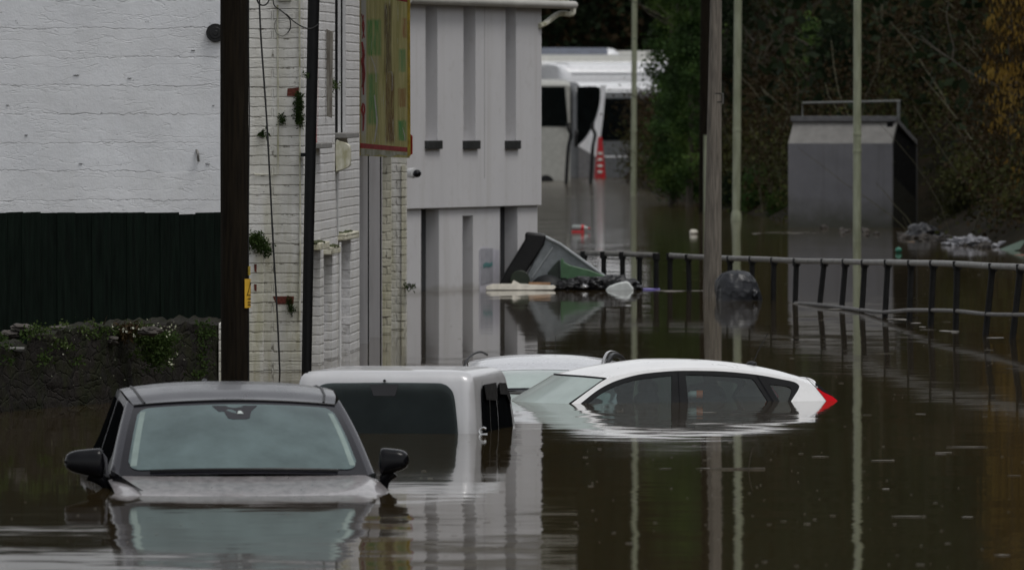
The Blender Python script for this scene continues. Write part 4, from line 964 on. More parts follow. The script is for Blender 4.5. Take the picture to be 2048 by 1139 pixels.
hpoly('door_seam', [(1356, 742), (1357.2, 742), (1361, 812), (1359.5, 812)], M['black_gloss'], .002, hat, sm=0, thick=.002)
hpoly('door_seam', [(1513, 749), (1515, 749.5), (1552, 808), (1549, 808)], M['black_gloss'], .002, hat, sm=0, thick=.002)
# roof skin between the two cant rails
re = smooth([Vector((x, y, 0)) for x, y in edge[2:13]], 4, False)
def hroof(u, v):
    i = v*(len(re)-1); i0 = int(min(i, len(re)-2)); q = re[i0].lerp(re[i0+1], i-i0); a = HP(q.x, q.y); b = HM(a); t_ = 2*u-1
    p_ = a.lerp(b, u); end = math.sin(math.pi*min(1, v*1.0+.0))
    c = .016+.044*min(1, v*3.2)
    bow = (1-t_*t_)
    p_ = p_+Vector((0, 0, c*(1-abs(t_)**3)))
    if v < .25: p_ = p_-hA*.17*bow*(1-v/.25)
    if v > .8: p_ = p_+hA*.10*bow*(v-.8)/.2
    return p_
part('roof', MB().grid(hroof, 36, 60), M['white_car'], hat, smooth_angle=80)
part('headliner', MB().grid(lambda u, v: hroof(.03+.94*u, .04+.92*v)-Vector((0, 0, .03)), 20, 30), plain('headliner', (.035, .037, .037), .9), hat, smooth_angle=80)
a_b, a_t = HP(1143, 806.5), HP(1213, 757); a_b2 = a_b+(a_b-a_t)*.6
def hws(u, v, push=0):
    n_, f_ = a_b2.lerp(a_t, v), HM(a_b2.lerp(a_t, v)); t_ = 2*u-1; p_ = n_.lerp(f_, u)
    p_ = p_-hA*(.17+.05*(1-v))*(1-t_*t_)+Vector((0, 0, .016*(1-abs(t_)**3)*v)); return p_+(-hA*.6+Vector((0, 0, .8)))*push
part('windscreen_border', MB().grid(lambda u, v: hws(u, v), 30, 14), M['trim'], hat, smooth_angle=80)
hw_ = part('windscreen', MB().grid(lambda u, v: hws(.012+.976*u, .02+.95*v, .006), 30, 14), M['windscreen_sky'], hat, smooth_angle=80)
part('windscreen_seal', MB().tube([hws(u, 1, .004) for u in np.linspace(0, 1, 30)], .006, 8), M['black'], hat)
# rear screen, spoiler, lamp
r_t, r_b = HP(1632, 768), HP(1683, 806.5); r_b2 = r_b+(r_b-r_t)*.6
def hrs(u, v):
    b0 = r_b2.lerp(HM(r_b2), u)+hA*.10*(1-(2*u-1)**2); return (hroof(u, 1)-Vector((0, 0, .006))).lerp(b0, v)
part('rear_window', MB().grid(hrs, 24, 10), M['glass_dark'], hat, smooth_angle=80)
hpoly('tail_lamp', [(1632.5, 774.5), (1646, 783), (1665.5, 792.5), (1681, 806), (1686, 814), (1664, 816), (1657.5, 806.5), (1645, 790)], M['tail_red'], .006, hat, sm=0, thick=.03)
hpoly('rear_quarter_trim', [(1631, 764), (1684, 806.5), (1681, 806.5), (1664, 791), (1646, 782), (1632, 774)], M['black_gloss'], .003, hat, sm=0, thick=.01)
hpoly('tailgate_seam', [(1603, 744.5), (1604.5, 745.5), (1633, 774.5), (1631.5, 774.5)], M['black'], .0015, hat, sm=0, thick=.002)
part('spoiler', MB().tube([hroof(u, 1)+hA*.004 for u in np.linspace(0, 1, 30)], .013, 8), M['white_car'], hat)
an = HP(1500, 742)+hN*.42; an.z = hroof(.32, .62).z+.0
part('aerial', MB().tube([P(1505, 728, an.y), P(1517, 700, an.y+.05), P(1535, 668, an.y+.1)], .0035, 6), M['black'], hat)
part('aerial_base', MB().blob(P(1503, 727, an.y), (.045, .05, .022), .1, 1, 3, 3), M['black'], hat)
for (px, py, dn_, sx, sz) in ((1325, 778, .35, .085, .075), (1322, 812, .35, .12, .12), (1330, 782, 1.0, .085, .065), (1250, 800, 1.0, .10, .05), (1447, 784, .45, .15, .07), (1480, 795, .9, .2, .09), (1440, 812, .4, .22, .10), (1225, 806, .5, .09, .03)):
    part('seat', MB().blob(HP(px, py)+hN*dn_, (sx, .10, sz), .08, 1.4, px, 3), M['seat'], hat, smooth_angle=80)
cup = thing('floating_bottle', 'white bottle with orange band floating inside the white hatchback rear window', 'bottle', HP(1400, 797)+hN*.12)
c0 = HP(1383, 792)+hN*.10
part('body', MB().tube(smooth([c0, c0+Vector((.03, 0, .012)), c0+Vector((.075, 0, .014))], 4, False), [.012+.018*min(1, i/4) for i in range(9)], 14), M['bottle_plastic'], cup, smooth_angle=70)
part('band', MB().tube([c0+Vector((.075, 0, .014)), c0+Vector((.125, 0, .012))], .034, 16), M['orange'], cup, smooth_angle=70)

# ================================================================ LAMP POSTS, WOOD POLE
def post(px_t, px_b, row, r, label, joints, swell=None):
    d = wl(row); t_ = thing('lamp_post', label, 'lamp post', (P(px_b, 0, d).x, d, -1.2), 'pale green lamp posts along the flooded road')
    o = part('column', MB().tube([Vector((P(px_b, 0, d).x, d, -1.2)), P(px_b, row, d), P(px_t, -60, d), P(px_t-1, -700, d)], [r*1.05, r*1.03, r*.97, r*.85], 20), M['lamp_post'], t_)
    for y in joints:
        x = px_b+(px_t-px_b)*(row-y)/(row+60)
        part('collar', MB().tube([P(x, y+3, d), P(x, y-3, d)], r*1.12, 20), M['lamp_post'], t_, bevel=.004)
    if swell:
        part('base_door', MB().tube([Vector((P(px_b, 0, d).x, d, -1)), P(px_b, swell+10, d), P(px_b, swell, d), P(px_b, swell-8, d)], [r*1.35, r*1.38, r*1.3, r*1.0], 20), M['lamp_post'], t_, smooth_angle=60)
post(1269.5, 1267, 392, .070, 'slim pale green lamp post standing before the parked coaches', [262])
post(1476.5, 1472.5, 441, .078, 'pale green lamp post with a thicker foot, between wooden pole and shelter', [260], 428)
post(1715, 1714, 483, .068, 'pale green lamp post in front of the grey concrete shelter', [268, 302])
wd = wl(592); wpx = P(1425, 592, wd)
wp_ = thing('wooden_pole', 'weathered grey wooden pole standing in the flood beside the railing', 'pole', (wpx.x, wd, -1.2))
part('shaft', MB().tube([Vector((wpx.x, wd, -1.2)), P(1424.5, 592, wd), P(1428, 300, wd), P(1432, 0, wd), P(1436, -500, wd)], [.118, .116, .094, .072, .06], 20), M['grey_wood'], wp_)
part('step_bracket', MB().tube([P(1440, 187, wd-.03), P(1446, 187, wd-.03), P(1446, 207, wd-.03), P(1440, 207, wd-.03)], .009, 6), M['rail_metal'], wp_)
for y in (187, 204): part('band', MB().tube([P(1430, y+1, wd), P(1430, y-1, wd)], .086, 18), M['black'], wp_)
kd = wl(425)
dpl = thing('dark_pole', 'dark brown timber pole close behind the weathered grey pole', 'pole', (P(1408, 0, kd).x, kd, -1))
part('shaft', MB().tube([P(1406, 560, kd), P(1407.5, 270, kd), P(1411, 0, kd), P(1414, -300, kd)], [.10, .10, .11, .10], 14), M['dark_wood'], dpl)
part('cable_guard', MB().tube([P(1411, 445, kd-.12), P(1411.5, 270, kd-.12)], .045, 12), M['lamp_post'], dpl)

# ================================================================ RAILINGS
def railing(label, posts, top_pts, low_pts=None, r=.033):
    p0 = posts[0]; d0 = wl(p0[4]); t_ = thing('railing', label, 'railing', P(p0[2], p0[4], d0))
    for (xt, yt, xb, yb, row) in posts:
        d = wl(row); a = P(xt, yt, d); b = P(xb, yb, d); e = b+(b-a).normalized()*.9
        part('post', MB().tube([a+Vector((0, 0, .0)), a.lerp(b, .15), b, e], [r*1.15, r*1.05, r*1.05, r*1.05], 10), M['rail_post'], t_)
        part('fitting', MB().tube([a+Vector((0, 0, .035)), a+Vector((0, 0, -.055))], r*1.5, 10), M['rail_post'], t_, bevel=.006)
    def rail(pts, rr):
        return MB().tube(smooth([P(x, y, wl(row)) for x, y, row in pts], 3, False), rr, 10)
    part('top_rail', rail(top_pts, r*1.05), M['rail_metal'], t_)
    if low_pts: part('lower_rail', rail(low_pts, r*.68), M['lower_rail'], t_)
    return t_
short = [(1168, 507, 1168, 577, 577), (1207.5, 508, 1207.5, 577.5, 577.5), (1245, 509, 1245, 578, 578), (1279, 510, 1279, 578, 578), (1312.5, 511, 1312.5, 579, 579)]
railing('short straight pipe railing ending beside the heap of toppled bins', short, [(1120, 506, 576.5), (1168, 506, 577), (1245, 508, 578), (1316, 510, 579)])
cp = [(208, 290, 208, 470), (303, 296, 308, 475), (410, 300, 412, 480), (520, 305, 520, 490), (635, 308, 633, 500), (748, 312, 745, 530), (865, 318, 858, 540), (1010, 320, 985, 548), (1120, 322, 1100, 560), (1220, 325, 1205, 578), (1340, 325, 1325, 600), (1462, 328, 1452, 622), (1577, 330, 1562, 655), (1700, 334, 1693, 680), (1885, 345, 1848, 700), (2030, 350, 1988, 718)]
rows = [580, 582, 584, 588, 594, 600, 606, 611, 617, 624, 633, 642, 652, 660, 669, 677]
lp_ = [(1260+.3848*a, 400+.3848*b, 1260+.3848*c, 0, rw_) for (a, b, c, e), rw_ in zip(cp, rows)]
lp_ = [(a, b, c, r_, r_) for a, b, c, _, r_ in lp_]
lp_ += [(2098, 541, 2084, 688, 688), (2160, 549, 2146, 697, 697)]
top = [(a, b-1, r_) for a, b, c, _, r_ in lp_]
lowr = [(1590, 606, 606), (1636, 609, 612), (1680, 614, 617.5), (1724, 620, 624.5), (1768, 624, 633), (1814, 620, 642), (1864, 620, 652), (1913, 621.5, 660), (1974, 628, 669), (2028, 629, 677), (2084, 630, 688), (2146, 633, 697)]
railing('long bent pipe railing curving towards the bank, leaning posts', lp_, top, lowr)

# ================================================================ FLOATING HEAP OF BINS AND RUBBISH
bdist = wl(578)
bn = thing('wheelie_bin', 'toppled grey wheelie bin with black lid leaning against the rendered building', 'bin', P(1090, 575, bdist))
def PR(pts, d, th, k=0): return MB().prism([P(x, y, d) for x, y in pts], (0, th, 0))
part('lid', PR([(996, 600), (1000, 565), (1012, 542), (1033, 508), (1050, 480), (1050, 467), (1056, 465), (1086, 468), (1093, 470), (1088, 490), (1062, 530), (1030, 585), (1020, 600)], bdist-.05, .75), M['black'], bn, bevel=.025)
part('bin_body', PR([(1091, 474), (1120, 489), (1150, 511), (1214, 556), (1190, 600), (1024, 600), (1060, 536)], bdist, .65), M['bin_grey'], bn, bevel=.02)
part('rim', MB().tube([P(1090, 473, bdist-.01), P(1120, 488, bdist-.01), P(1150, 509.5, bdist-.01), P(1213, 555, bdist-.01)], .022, 10), M['bin_edge'], bn)
part('body_rib', MB().tube([P(1106, 494, bdist-.005), P(1064, 556, bdist-.005)], .010, 8), M['bin_edge'], bn)
part('wheel', MB().tube([P(1040, 560, bdist-.1), P(1040, 560, bdist+.05)], .13, 22), plain('green_black_wheel', (.016, .026, .013), .6), bn, bevel=.01)
gb = thing('green_bin', 'broken green bin panel standing in front of the grey wheelie bin', 'bin', P(1160, 560, bdist-.2))
part('side_panel', PR([(1121, 600), (1121, 519), (1126, 516), (1128, 524), (1140, 530), (1180, 540), (1214, 553), (1200, 600)], bdist-.25, .12), M['bin_green'], gb, bevel=.01)
part('inner_panel', PR([(1095, 600), (1095, 545), (1117, 520), (1120, 520), (1120, 600)], bdist-.2, .12), plain('dark_green', (.012, .022, .014), .5), gb, bevel=.008)
part('handle_notch', PR([(1122, 555), (1132, 555), (1136, 559), (1122, 558)], bdist-.262, .01), M['black'], gb)
bl = thing('black_tub', 'black domed tub half sunk in front of the toppled bin', 'tub', P(1093, 578, bdist-.35))
tb = MB(); rings = []
for k in range(9):
    a = R(90*k/8); rings.append([P(1095, 579, bdist-.3)+Vector((.24*math.cos(a*.98)*math.cos(b), .22*math.cos(a*.98)*math.sin(b), .215*math.sin(a*.98)-.02)) for b in np.linspace(0, 2*math.pi, 28, endpoint=False)])
part('shell', tb.loft(rings), M['rubber'], bl, smooth_angle=60)
part('rim', MB().tube([P(1095, 575.5, bdist-.3)+Vector((.255*math.cos(b), .235*math.sin(b), 0)) for b in np.linspace(0, 2*math.pi, 40)], .014, 8), M['black'], bl)
solo('timber_offcut', PR([(1057, 569), (1101, 569.5), (1101, 564.5), (1058, 564)], bdist-.62, .05), plain('raw_timber', (.30, .17, .09), .7), 'short brown timber strip lying on the floating white board', 'timber', bevel=.003)
fb = thing('floating_board', 'dirty white polystyrene board floating below the poster', 'board', P(1040, 578, bdist-.6))
part('slab', MB().prism([P(972, 579, bdist-.75), P(1040, 579.5, bdist-.75), P(1108, 578.5, bdist-.75), P(1112, 574, bdist-.7), P(1108, 570.5, bdist-.7), P(1040, 568, bdist-.72), P(985, 568, bdist-.7), P(972, 573, bdist-.7)], (0, .35, 0)), M['foam'], fb, bevel=.008)
part('broken_tip', MB().prism([P(1023, 568, bdist-.68), P(1042, 568, bdist-.68), P(1036, 564.5, bdist-.66), P(1027, 560, bdist-.66)], (0, .05, 0)), M['foam'], fb)
sk = MB()
for (x, y, rx, rz) in ((1140, 571, .16, .085), (1165, 568, .17, .10), (1195, 568, .17, .10), (1225, 566, .18, .115), (1250, 569, .15, .09), (1272, 575, .08, .04)):
    sk.blob(P(x, y, bdist-.45), (rx*1.1, .2, rz), .30, 1.6, x, 5)
solo('rubbish_sacks', sk, M['sack'], 'torn black sacking trailing in the water in front of the toppled bins', 'rubbish sack', smooth_angle=60)
solo('foil_scrap', MB().blob(P(1168, 572.5, bdist-.72), (.04, .03, .022), .6, 3, 5, 3), M['chrome'], 'shiny foil scrap on the black sacking', 'scrap', smooth_angle=50)
wb_ = MB().prism([P(x, y, bdist-.72) for x, y in ((1210, 580), (1218, 572), (1235, 565.5), (1252, 562), (1258, 564), (1268, 577), (1266, 583), (1214, 583))], (0, .22, 0))
solo('white_bag', wb_, M['white_bag'], 'pale white plastic bag floating at the end of the black sacking', 'bag', bevel=.03, smooth_angle=60)
solo('purple_plastic', MB().prism([P(1284, 579, bdist-.5), P(1320, 580, bdist-.5), P(1319, 578, bdist-.3), P(1286, 577.5, bdist-.3)], (0, 0, .012)), M['purple'], 'thin purple plastic strip floating beside the white bag', 'plastic')
bk = thing('bin_bag', 'full grey bin bag caught on the railing beside the wooden pole', 'bin bag', P(1473, 600, wl(600)))
def bagf(u, v):
    a = 2*math.pi*u; prof = np.interp(v, [0, .25, .5, .7, .85, .95, 1], [.95, 1, .97, .86, .62, .34, .04]); h = np.interp(v, [0, .25, .5, .7, .85, .95, 1], [-.22, -.03, .12, .23, .31, .345, .36])
    q = Vector((math.cos(a), math.sin(a), v*1.5)); rg = 1-abs(noise.noise(Vector((a*1.1, v*1.6, 2))))*2; rg2 = 1-abs(noise.noise(q*2.6+Vector((4, 1, 0))))*2
    k = prof*(1+.17*noise.noise(q*1.1+Vector((9, 0, 0)))+.035*rg2**3+.03*rg**3)
    return P(1476, 600, wl(600)+.15)+Vector((.285*k*math.cos(a)-.03*v, .24*k*math.sin(a), h+.03*noise.noise(q*2)))
part('bag', MB().grid(bagf, 90, 60), M['sack_grey'], bk, smooth_angle=55)
part('knot', MB().blob(P(1508, 588, wl(600)), (.05, .05, .07), .5, 2, 5, 3), M['sack_grey'], bk, smooth_angle=70)
# bottle far out, small floats
fbt = thing('drinks_bottle', 'red and clear drinks bottle floating alone beyond the bins', 'bottle', P(1158, 466, wl(466)))
bw = wl(464)
part('bottle_body', MB().tube([P(1144, 455, bw), P(1148, 455, bw), P(1166, 455.5, bw)], [.045, .055, .055], 14), plain('clear_label', (.22, .25, .24), .3, var=.1), fbt, smooth_angle=60)
part('label_band', MB().tube([P(1162, 455, bw), P(1168, 455.5, bw)], .058, 14), M['cone_red'], fbt, smooth_angle=60)
part('cap', MB().tube([P(1176, 456.4, bw), P(1180, 456.7, bw)], .02, 12), M['cone_red'], fbt)
part('neck', MB().tube([P(1168, 455.5, bw), P(1172, 456, bw), P(1177, 456.5, bw)], [.05, .03, .016], 12), M['bottle_plastic'], fbt, smooth_angle=60)
part('red_label_block', MB().prism([P(1142, 466, bw-.2), P(1168, 466, bw-.2), P(1169, 461, bw-.2), P(1144, 461, bw-.2)], (0, .12, 0)), M['cone_red'], fbt, bevel=.01)  # red lower part of the bottle label, shaped as a block
solo('foam_lump', MB().blob(P(1387, 464.5, wl(468)), (.075, .06, .055), .2, 1.6, 2, 3), M['foam'], 'small cream foam lump floating beyond the railing', 'float', smooth_angle=70)

# ================================================================ GREY CONCRETE SHELTER
hd = wl(456); hc = P(1680, 456, hd); hyw = R(9)
gA = Vector((math.cos(hyw), math.sin(hyw)*.25, 0)).normalized(); gB = Vector((.20, .98, 0)).normalized()
shl = thing('concrete_shelter', 'grey concrete kiosk with sloped upper face and rail on its roof', 'kiosk', (hc.x, hc.y, 0))
hs_ = hd/F; hwid = 104*hs_
def GQ(x, y, z): return Vector((hc.x, hc.y, 0))+gA*x+gB*y+Vector((0, 0, z))
z1 = P(0, 287, hd).z; z2 = P(0, 243, hd).z; z3 = P(0, 232, hd).z
prof = [(0, -.8), (0, z1), (.22, z2), (3.0, z2-.45), (3.0, -.8)]
def shell(x0, x1, pr): return MB().loft([[GQ(x0, y, z) for y, z in pr], [GQ(x1, y, z) for y, z in pr]])
part('front_wall', shell(-hwid, hwid, [(0, -.8), (0, z1), (.16, z1), (.16, -.8)]), M['concrete'], shl, bevel=.01)
part('sloped_face', MB().loft([[GQ(-hwid, 0, z1+.002), GQ(-hwid+.07, .22, z2), GQ(-hwid+.07, .38, z2), GQ(-hwid, .16, z1+.002)], [GQ(hwid, 0, z1+.002), GQ(hwid+.06, .22, z2), GQ(hwid+.06, .38, z2), GQ(hwid, .16, z1+.002)]]), M['concrete_light'], shl)
part('roof_slab', MB().loft([[GQ(-hwid+.02, .15, z2), GQ(-hwid+.02, .15, z3), GQ(-hwid+.02, 2.9, z3-.47), GQ(-hwid+.02, 2.9, z2-.47)], [GQ(hwid+.06, .15, z2), GQ(hwid+.06, .15, z3), GQ(hwid+.02, 2.9, z3-.47), GQ(hwid+.02, 2.9, z2-.47)]]), plain('roof_slab_grey', (.10, .10, .105), .85), shl, bevel=.01)
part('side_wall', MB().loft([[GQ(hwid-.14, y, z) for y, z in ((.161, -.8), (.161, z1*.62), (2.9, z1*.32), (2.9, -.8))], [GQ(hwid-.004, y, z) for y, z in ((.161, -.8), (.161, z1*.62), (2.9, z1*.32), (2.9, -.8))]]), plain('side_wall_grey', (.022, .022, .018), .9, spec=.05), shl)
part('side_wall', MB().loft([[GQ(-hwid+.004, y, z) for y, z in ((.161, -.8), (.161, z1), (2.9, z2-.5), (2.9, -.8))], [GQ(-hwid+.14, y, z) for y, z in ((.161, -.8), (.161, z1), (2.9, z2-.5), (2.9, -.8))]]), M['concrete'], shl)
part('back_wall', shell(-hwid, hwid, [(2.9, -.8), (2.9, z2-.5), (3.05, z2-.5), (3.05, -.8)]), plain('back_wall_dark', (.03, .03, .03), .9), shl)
part('opening_shade_sheet', MB().loft([[GQ(hwid-.12, y, z) for y, z in ((.165, z1*.6), (.165, z2-.02), (2.9, z2-.5), (2.9, z1*.3))], [GQ(hwid-.008, y, z) for y, z in ((.165, z1*.6), (.165, z2-.02), (2.9, z2-.5), (2.9, z1*.3))]]), plain('opening_shade_dark', (.010, .010, .010), .9, spec=.03), shl)  # solid dark sheet painted for the shade inside the open side
rl = MB(); zt4 = P(0, 204, hd).z
rl.tube([GQ(-hwid+.22, .3, z3-.1), GQ(-hwid+.22, .3, zt4-.02), GQ(hwid+.12, .3, zt4+.02)], .022, 8); rl.tube([GQ(hwid+.08, .3, zt4+.02), GQ(hwid+.08, .3, z3-.1)], .032, 8)
part('guard_rail', rl, plain('rail_grey', (.12, .125, .12), .6), shl)

# ================================================================ COACHES AND CONE
def coach(name, label, px_n, row_w, d, yaw, L, Wd, ztop, lower, roofm, nose=True, winz=(1.15, 2.35)):
    """long coach; the nose is at px_n, body runs along +a away from it; yaw turns the nose towards the camera"""
    O = Vector(((px_n-1024)*d/F, d, 0)); a = Vector((math.cos(yaw), math.sin(yaw), 0)); n = Vector((-math.sin(yaw), math.cos(yaw), 0))
    t_ = thing(name, label, 'coach', O, 'coaches parked in the flooded yard')
    Q = lambda x, y, z: O+a*x+n*y+Vector((0, 0, z))
    def ring(x, ins=0., zc=0.):
        pts = []
        for (y, z) in ((0, -.6), (0, winz[1]+.05), (.06, ztop-.28), (.20, ztop-.09), (.45, ztop-.01), (Wd/2, ztop+.03), (Wd-.45, ztop-.01), (Wd-.20, ztop-.09), (Wd-.06, ztop-.28), (Wd, winz[1]+.05), (Wd, -.6)):
            yy = Wd/2+(y-Wd/2)*(1-ins); pts.append(Q(x, yy, z-zc*(max(0, z)/ztop)))
        return pts
    body = MB().loft([ring(0, .14, .05), ring(.06, .07, .02), ring(.18, .02), ring(.35), ring(L-.35), ring(L-.15, .02), ring(L, .1, .04)])
    part('body', body, lower, t_, smooth_angle=40)
    rfz = MB().loft([[Q(x, y, z+.012) for (y, z) in ((.02, ztop-.30), (.09, ztop-.26), (.20, ztop-.08), (.45, ztop+.0), (Wd/2, ztop+.035), (Wd-.45, ztop), (Wd-.2, ztop-.08), (Wd-.02, ztop-.30))] for x in (.30, L-.3)], cap=False, closed=False)
    part('roof', rfz, roofm, t_, smooth_angle=60)
    nb = max(3, int(L/2.2)); x0 = .95
    sd_ = MB(); sd_.prism([Q(x0, -.012, winz[0]), Q(L-(.4 if nose else .06), -.012, winz[0]), Q(L-(.4 if nose else .16), -.012, winz[1]), Q(x0-.1, -.012, winz[1])], n*.008); part('side_windows', sd_, M['coach_glass'], t_)
    for k in range(1, nb):
        xx = x0+(L-.4-x0)*k/nb; part('window_pillar', MB().prism([Q(xx-.03, -.02, winz[0]), Q(xx+.03, -.02, winz[0]), Q(xx+.03, -.02, winz[1]), Q(xx-.03, -.02, winz[1])], n*.006), M['black'], t_)
    if nose:
        fr = MB(); top = ztop-.10
        def nz(y, z, o=0): return Q(-.02-o-.10*(1-((y-Wd/2)/(Wd/2))**2)+(.14 if False else 0), y, z)
        outl = [(.10, top), (Wd-.12, top), (Wd-.12, winz[0]-.15), (Wd*.6, .95), (Wd*.3, 1.15), (.14, winz[0]+.3)]
        part('windscreen', MB().grid(lambda u, v: nz(.10+(Wd-.2)*u, (winz[0]-.20+.25*(1-u))+(top-(winz[0]-.20+.25*(1-u)))*v), 12, 8), M['coach_glass'], t_, smooth_angle=60)
        # dark wrap of the windscreen on the near flank and the curved white pillar behind it
        wr = smooth([Vector(q) for q in ((0.12, top-.02, 0), (.92, top-.05, 0), (.86, 2.2, 0), (.68, 1.7, 0), (.40, 1.25, 0), (.12, 1.0, 0))], 4, False)
        part('windscreen_wrap', MB().prism([Q(v.x, -.018+.02*max(0, .35-v.x), v.y) for v in wr], n*.01), M['coach_glass'], t_)
        part('mirror_arm', MB().tube(smooth([Q(.10, -.05, 1.35), Q(-.05, -.30, 1.45), Q(-.10, -.36, 1.15), Q(-.08, -.36, .95)], 4, False), .05, 8), M['black'], t_)
    for xx in (2.6, L-(3.0 if nose else .72)): part('wheel', MB().tube([Q(xx, -.02, -.06), Q(xx, .2, -.06)], .24, 26), M['rubber'], t_, bevel=.02)
    part('wheel_arch', MB().tube([Q(2.6+.32*math.cos(q), -.012, -.06+.32*math.sin(q)) for q in np.linspace(0, math.pi, 20)], .03, 8), M['black'], t_)
    if nose: part('waist_line', MB().prism([Q(.4, -.012, .62), Q(L-.2, -.012, .62), Q(L-.2, -.012, .67), Q(.4, -.012, .67)], n*.004), M['coach_grey'] if lower is not M['coach_grey'] else M['coach_white'], t_)
    return t_
cd_ = wl(355)
coach('coach', 'silver grey coach with curved windscreen, nearest one behind the red cone', 1147, 357, cd_, R(26), 11, 2.5, 2.93, M['coach_grey'], M['coach_white'], True, (1.15, 2.45))
c1 = bpy.data.objects['coach']
coach('coach', 'cream coach with dark side windows, partly hidden behind the rendered building', 419, 357, cd_-13, R(1.5), 10.72, 2.5, 2.98, M['coach_cream'], M['coach_cream'], False, (1.62, 2.80))
coach('coach', 'white coach roof rising directly behind the nearest coach', 1128, 0, cd_+9, R(24), 11, 2.5, 3.55, M['coach_white'], M['coach_white'], False, (1.6, 2.9))
coach('coach', 'white coach roof third in line towards the woods', 1000, 0, cd_+18, R(10), 11, 2.5, 3.85, M['coach_white'], M['coach_cream'], False, (1.6, 3.2))
coach('coach', 'dark blue roofed coach farthest away, nearest the woods', 985, 0, cd_+27, R(3), 4.2, 2.5, 4.12, M['coach_white'], M['coach_navy'], False, (1.6, 3.2))
coach('coach', 'cream topped coach farthest away, beside the dark roofed one', 1225, 0, cd_+27, R(14), 9, 2.5, 4.02, M['coach_white'], M['coach_cream'], False, (1.6, 3.2))
# curved pale pillar of the nearest coach
cOo = Vector(((1147-1024)*cd_/F, cd_, 0)); ca = Vector((math.cos(R(26)), math.sin(R(26)), 0)); cn = Vector((-math.sin(R(26)), math.cos(R(26)), 0))
pv = smooth([Vector(q) for q in ((.92, 2.86, 0), (.90, 2.3, 0), (.74, 1.75, 0), (.44, 1.25, 0), (.14, .98, 0))], 4, False); pw = smooth([Vector(q) for q in ((1.12, 2.86, 0), (1.06, 2.3, 0), (1.0, 1.75, 0), (.92, 1.2, 0), (.85, .6, 0))], 4, False)
part('pillar', MB().prism([cOo+ca*v.x-cn*.024+Vector((0, 0, v.y)) for v in pv]+[cOo+ca*v.x-cn*.024+Vector((0, 0, v.y)) for v in reversed(pw)], cn*.01), M['coach_white'], c1)
part('lower_panel', MB().prism([cOo+ca*x-cn*.02+Vector((0, 0, z)) for x, z in ((.16, -.3), (1.0, -.3), (.94, .58), (.86, 1.0), (.5, 1.2), (.16, .92))], cn*.006), plain('coach_panel', (.17, .17, .175), .5), c1)
for q_ in ((.5, 1.0, 3.0),): pass
# cone
kn = wl(356); kc = P(1200, 356, kn)
cone = thing('traffic_cone', 'tall red and white traffic cone standing in the water by the coaches', 'traffic cone', kc)
zt_ = P(0, 274, kn).z; rb, rt_ = 11.5*kn/F, 4.2*kn/F
cr = lambda z: rb+(rt_-rb)*z/zt_
part('cone', MB().tube([Vector((kc.x, kc.y, -.15)), Vector((kc.x, kc.y, zt_*.5)), Vector((kc.x, kc.y, zt_))], [cr(-.15), cr(zt_*.5), cr(zt_)], 20), M['cone_red'], cone, smooth_angle=60)
for y in (307, 319.5, 332, 344):
    z = P(0, y, kn).z; sp = MB()
    sp.blob(Vector((kc.x, kc.y-cr(z)-.004, z)), (.09, .02, .045), 0, sub=2); part('reflector', sp, M['white_paint'], cone)
for px, lab in ((1132, 'black bent post in the water at the cream coach corner'), (1181, 'black bent post in the water beside the red cone')):
    q = 288
    solo('bent_post', MB().tube(smooth([P(px+5, 246, q), P(px+4, 256, q), P(px+9, 268, q), P(px+7, 282, q), P(px+4, 300, q), P(px, 370, q)], 4, False), [.05]*16+[.055]*5, 10), M['black'], lab, 'post', 'bent posts before the coaches')

# ================================================================ BANK RUBBISH
def bank(px, row): return wl(row)
solo('crumpled_sheeting', MB().blob(P(1940, 492, 168), (.40, .4, .15), .55, 3.2, 4, 5), M['foil'], 'large crumpled grey sheeting at the water edge of the right bank', 'sheeting', smooth_angle=45)
solo('crumpled_sheeting', MB().blob(P(2003, 497, 166), (.17, .3, .11), .6, 3, 9, 4), M['foil'], 'smaller crumpled grey sheeting between the large sheet and green panel', 'sheeting', smooth_angle=45)
solo('plastic_sheet', MB().prism([P(2006, 507, 162), P(2075, 488, 162), P(2075, 472, 163), P(2055, 478, 163), P(2000, 500, 163)], (0, .5, 0)), plain('dark_green_panel', (.035, .075, .045), .5), 'dark green sheet lying tilted on the debris bank', 'sheet', bevel=.01)
solo('red_plank', MB().prism([P(1982, 518, 157), P(2085, 516, 157), P(2085, 507, 157.5), P(1990, 512, 157.5)], (0, .3, 0)), M['red_plank'], 'wet reddish plank floating below the green panel', 'plank', bevel=.006)
solo('foam_lump', MB().blob(P(2014, 520, 156), (.055, .05, .03), .3, 2, 3, 3), M['foam'], 'small white lump floating in front of the reddish plank', 'float', smooth_angle=70)
solo('teal_ball', MB().blob(P(1797, 500, wl(505)), (.055, .055, .05), .1, 1, 3, 3), M['teal'], 'small teal plastic ball floating before the shelter', 'ball', smooth_angle=70)
solo('timber_flotsam', MB().prism([P(1800, 487, 172), P(1830, 487, 172), P(1829, 482, 172), P(1806, 484, 172)], (0, .15, 0)), plain('pale_timber', (.28, .19, .12), .8), 'pale broken timber floating at the shelter corner', 'timber', bevel=.004)
dk = MB(); dk.blob(P(1846, 470, 178), (.30, .4, .20), .35, 2, 2, 4); dk.blob(P(1868, 476, 178), (.22, .3, .14), .35, 2, 6, 4)
solo('dark_sack', dk, M['sack'], 'dark sack heap stranded beside the concrete shelter', 'sack', smooth_angle=70)
rb_ = MB()
for _ in range(80):
    x = random.choice([random.uniform(1620, 1990), random.uniform(1790, 1990)]); row = np.interp(x, [1580, 1800, 1900, 1990], [455, 470, 482, 496])+random.gauss(0, 3); d = wl(row); s = random.uniform(.015, .07)
    rb_.blob((P(x, row, d).x, d, .0+s*.3), (s*1.6, s*1.4, s), .5, 2, random.random()*50, 1)
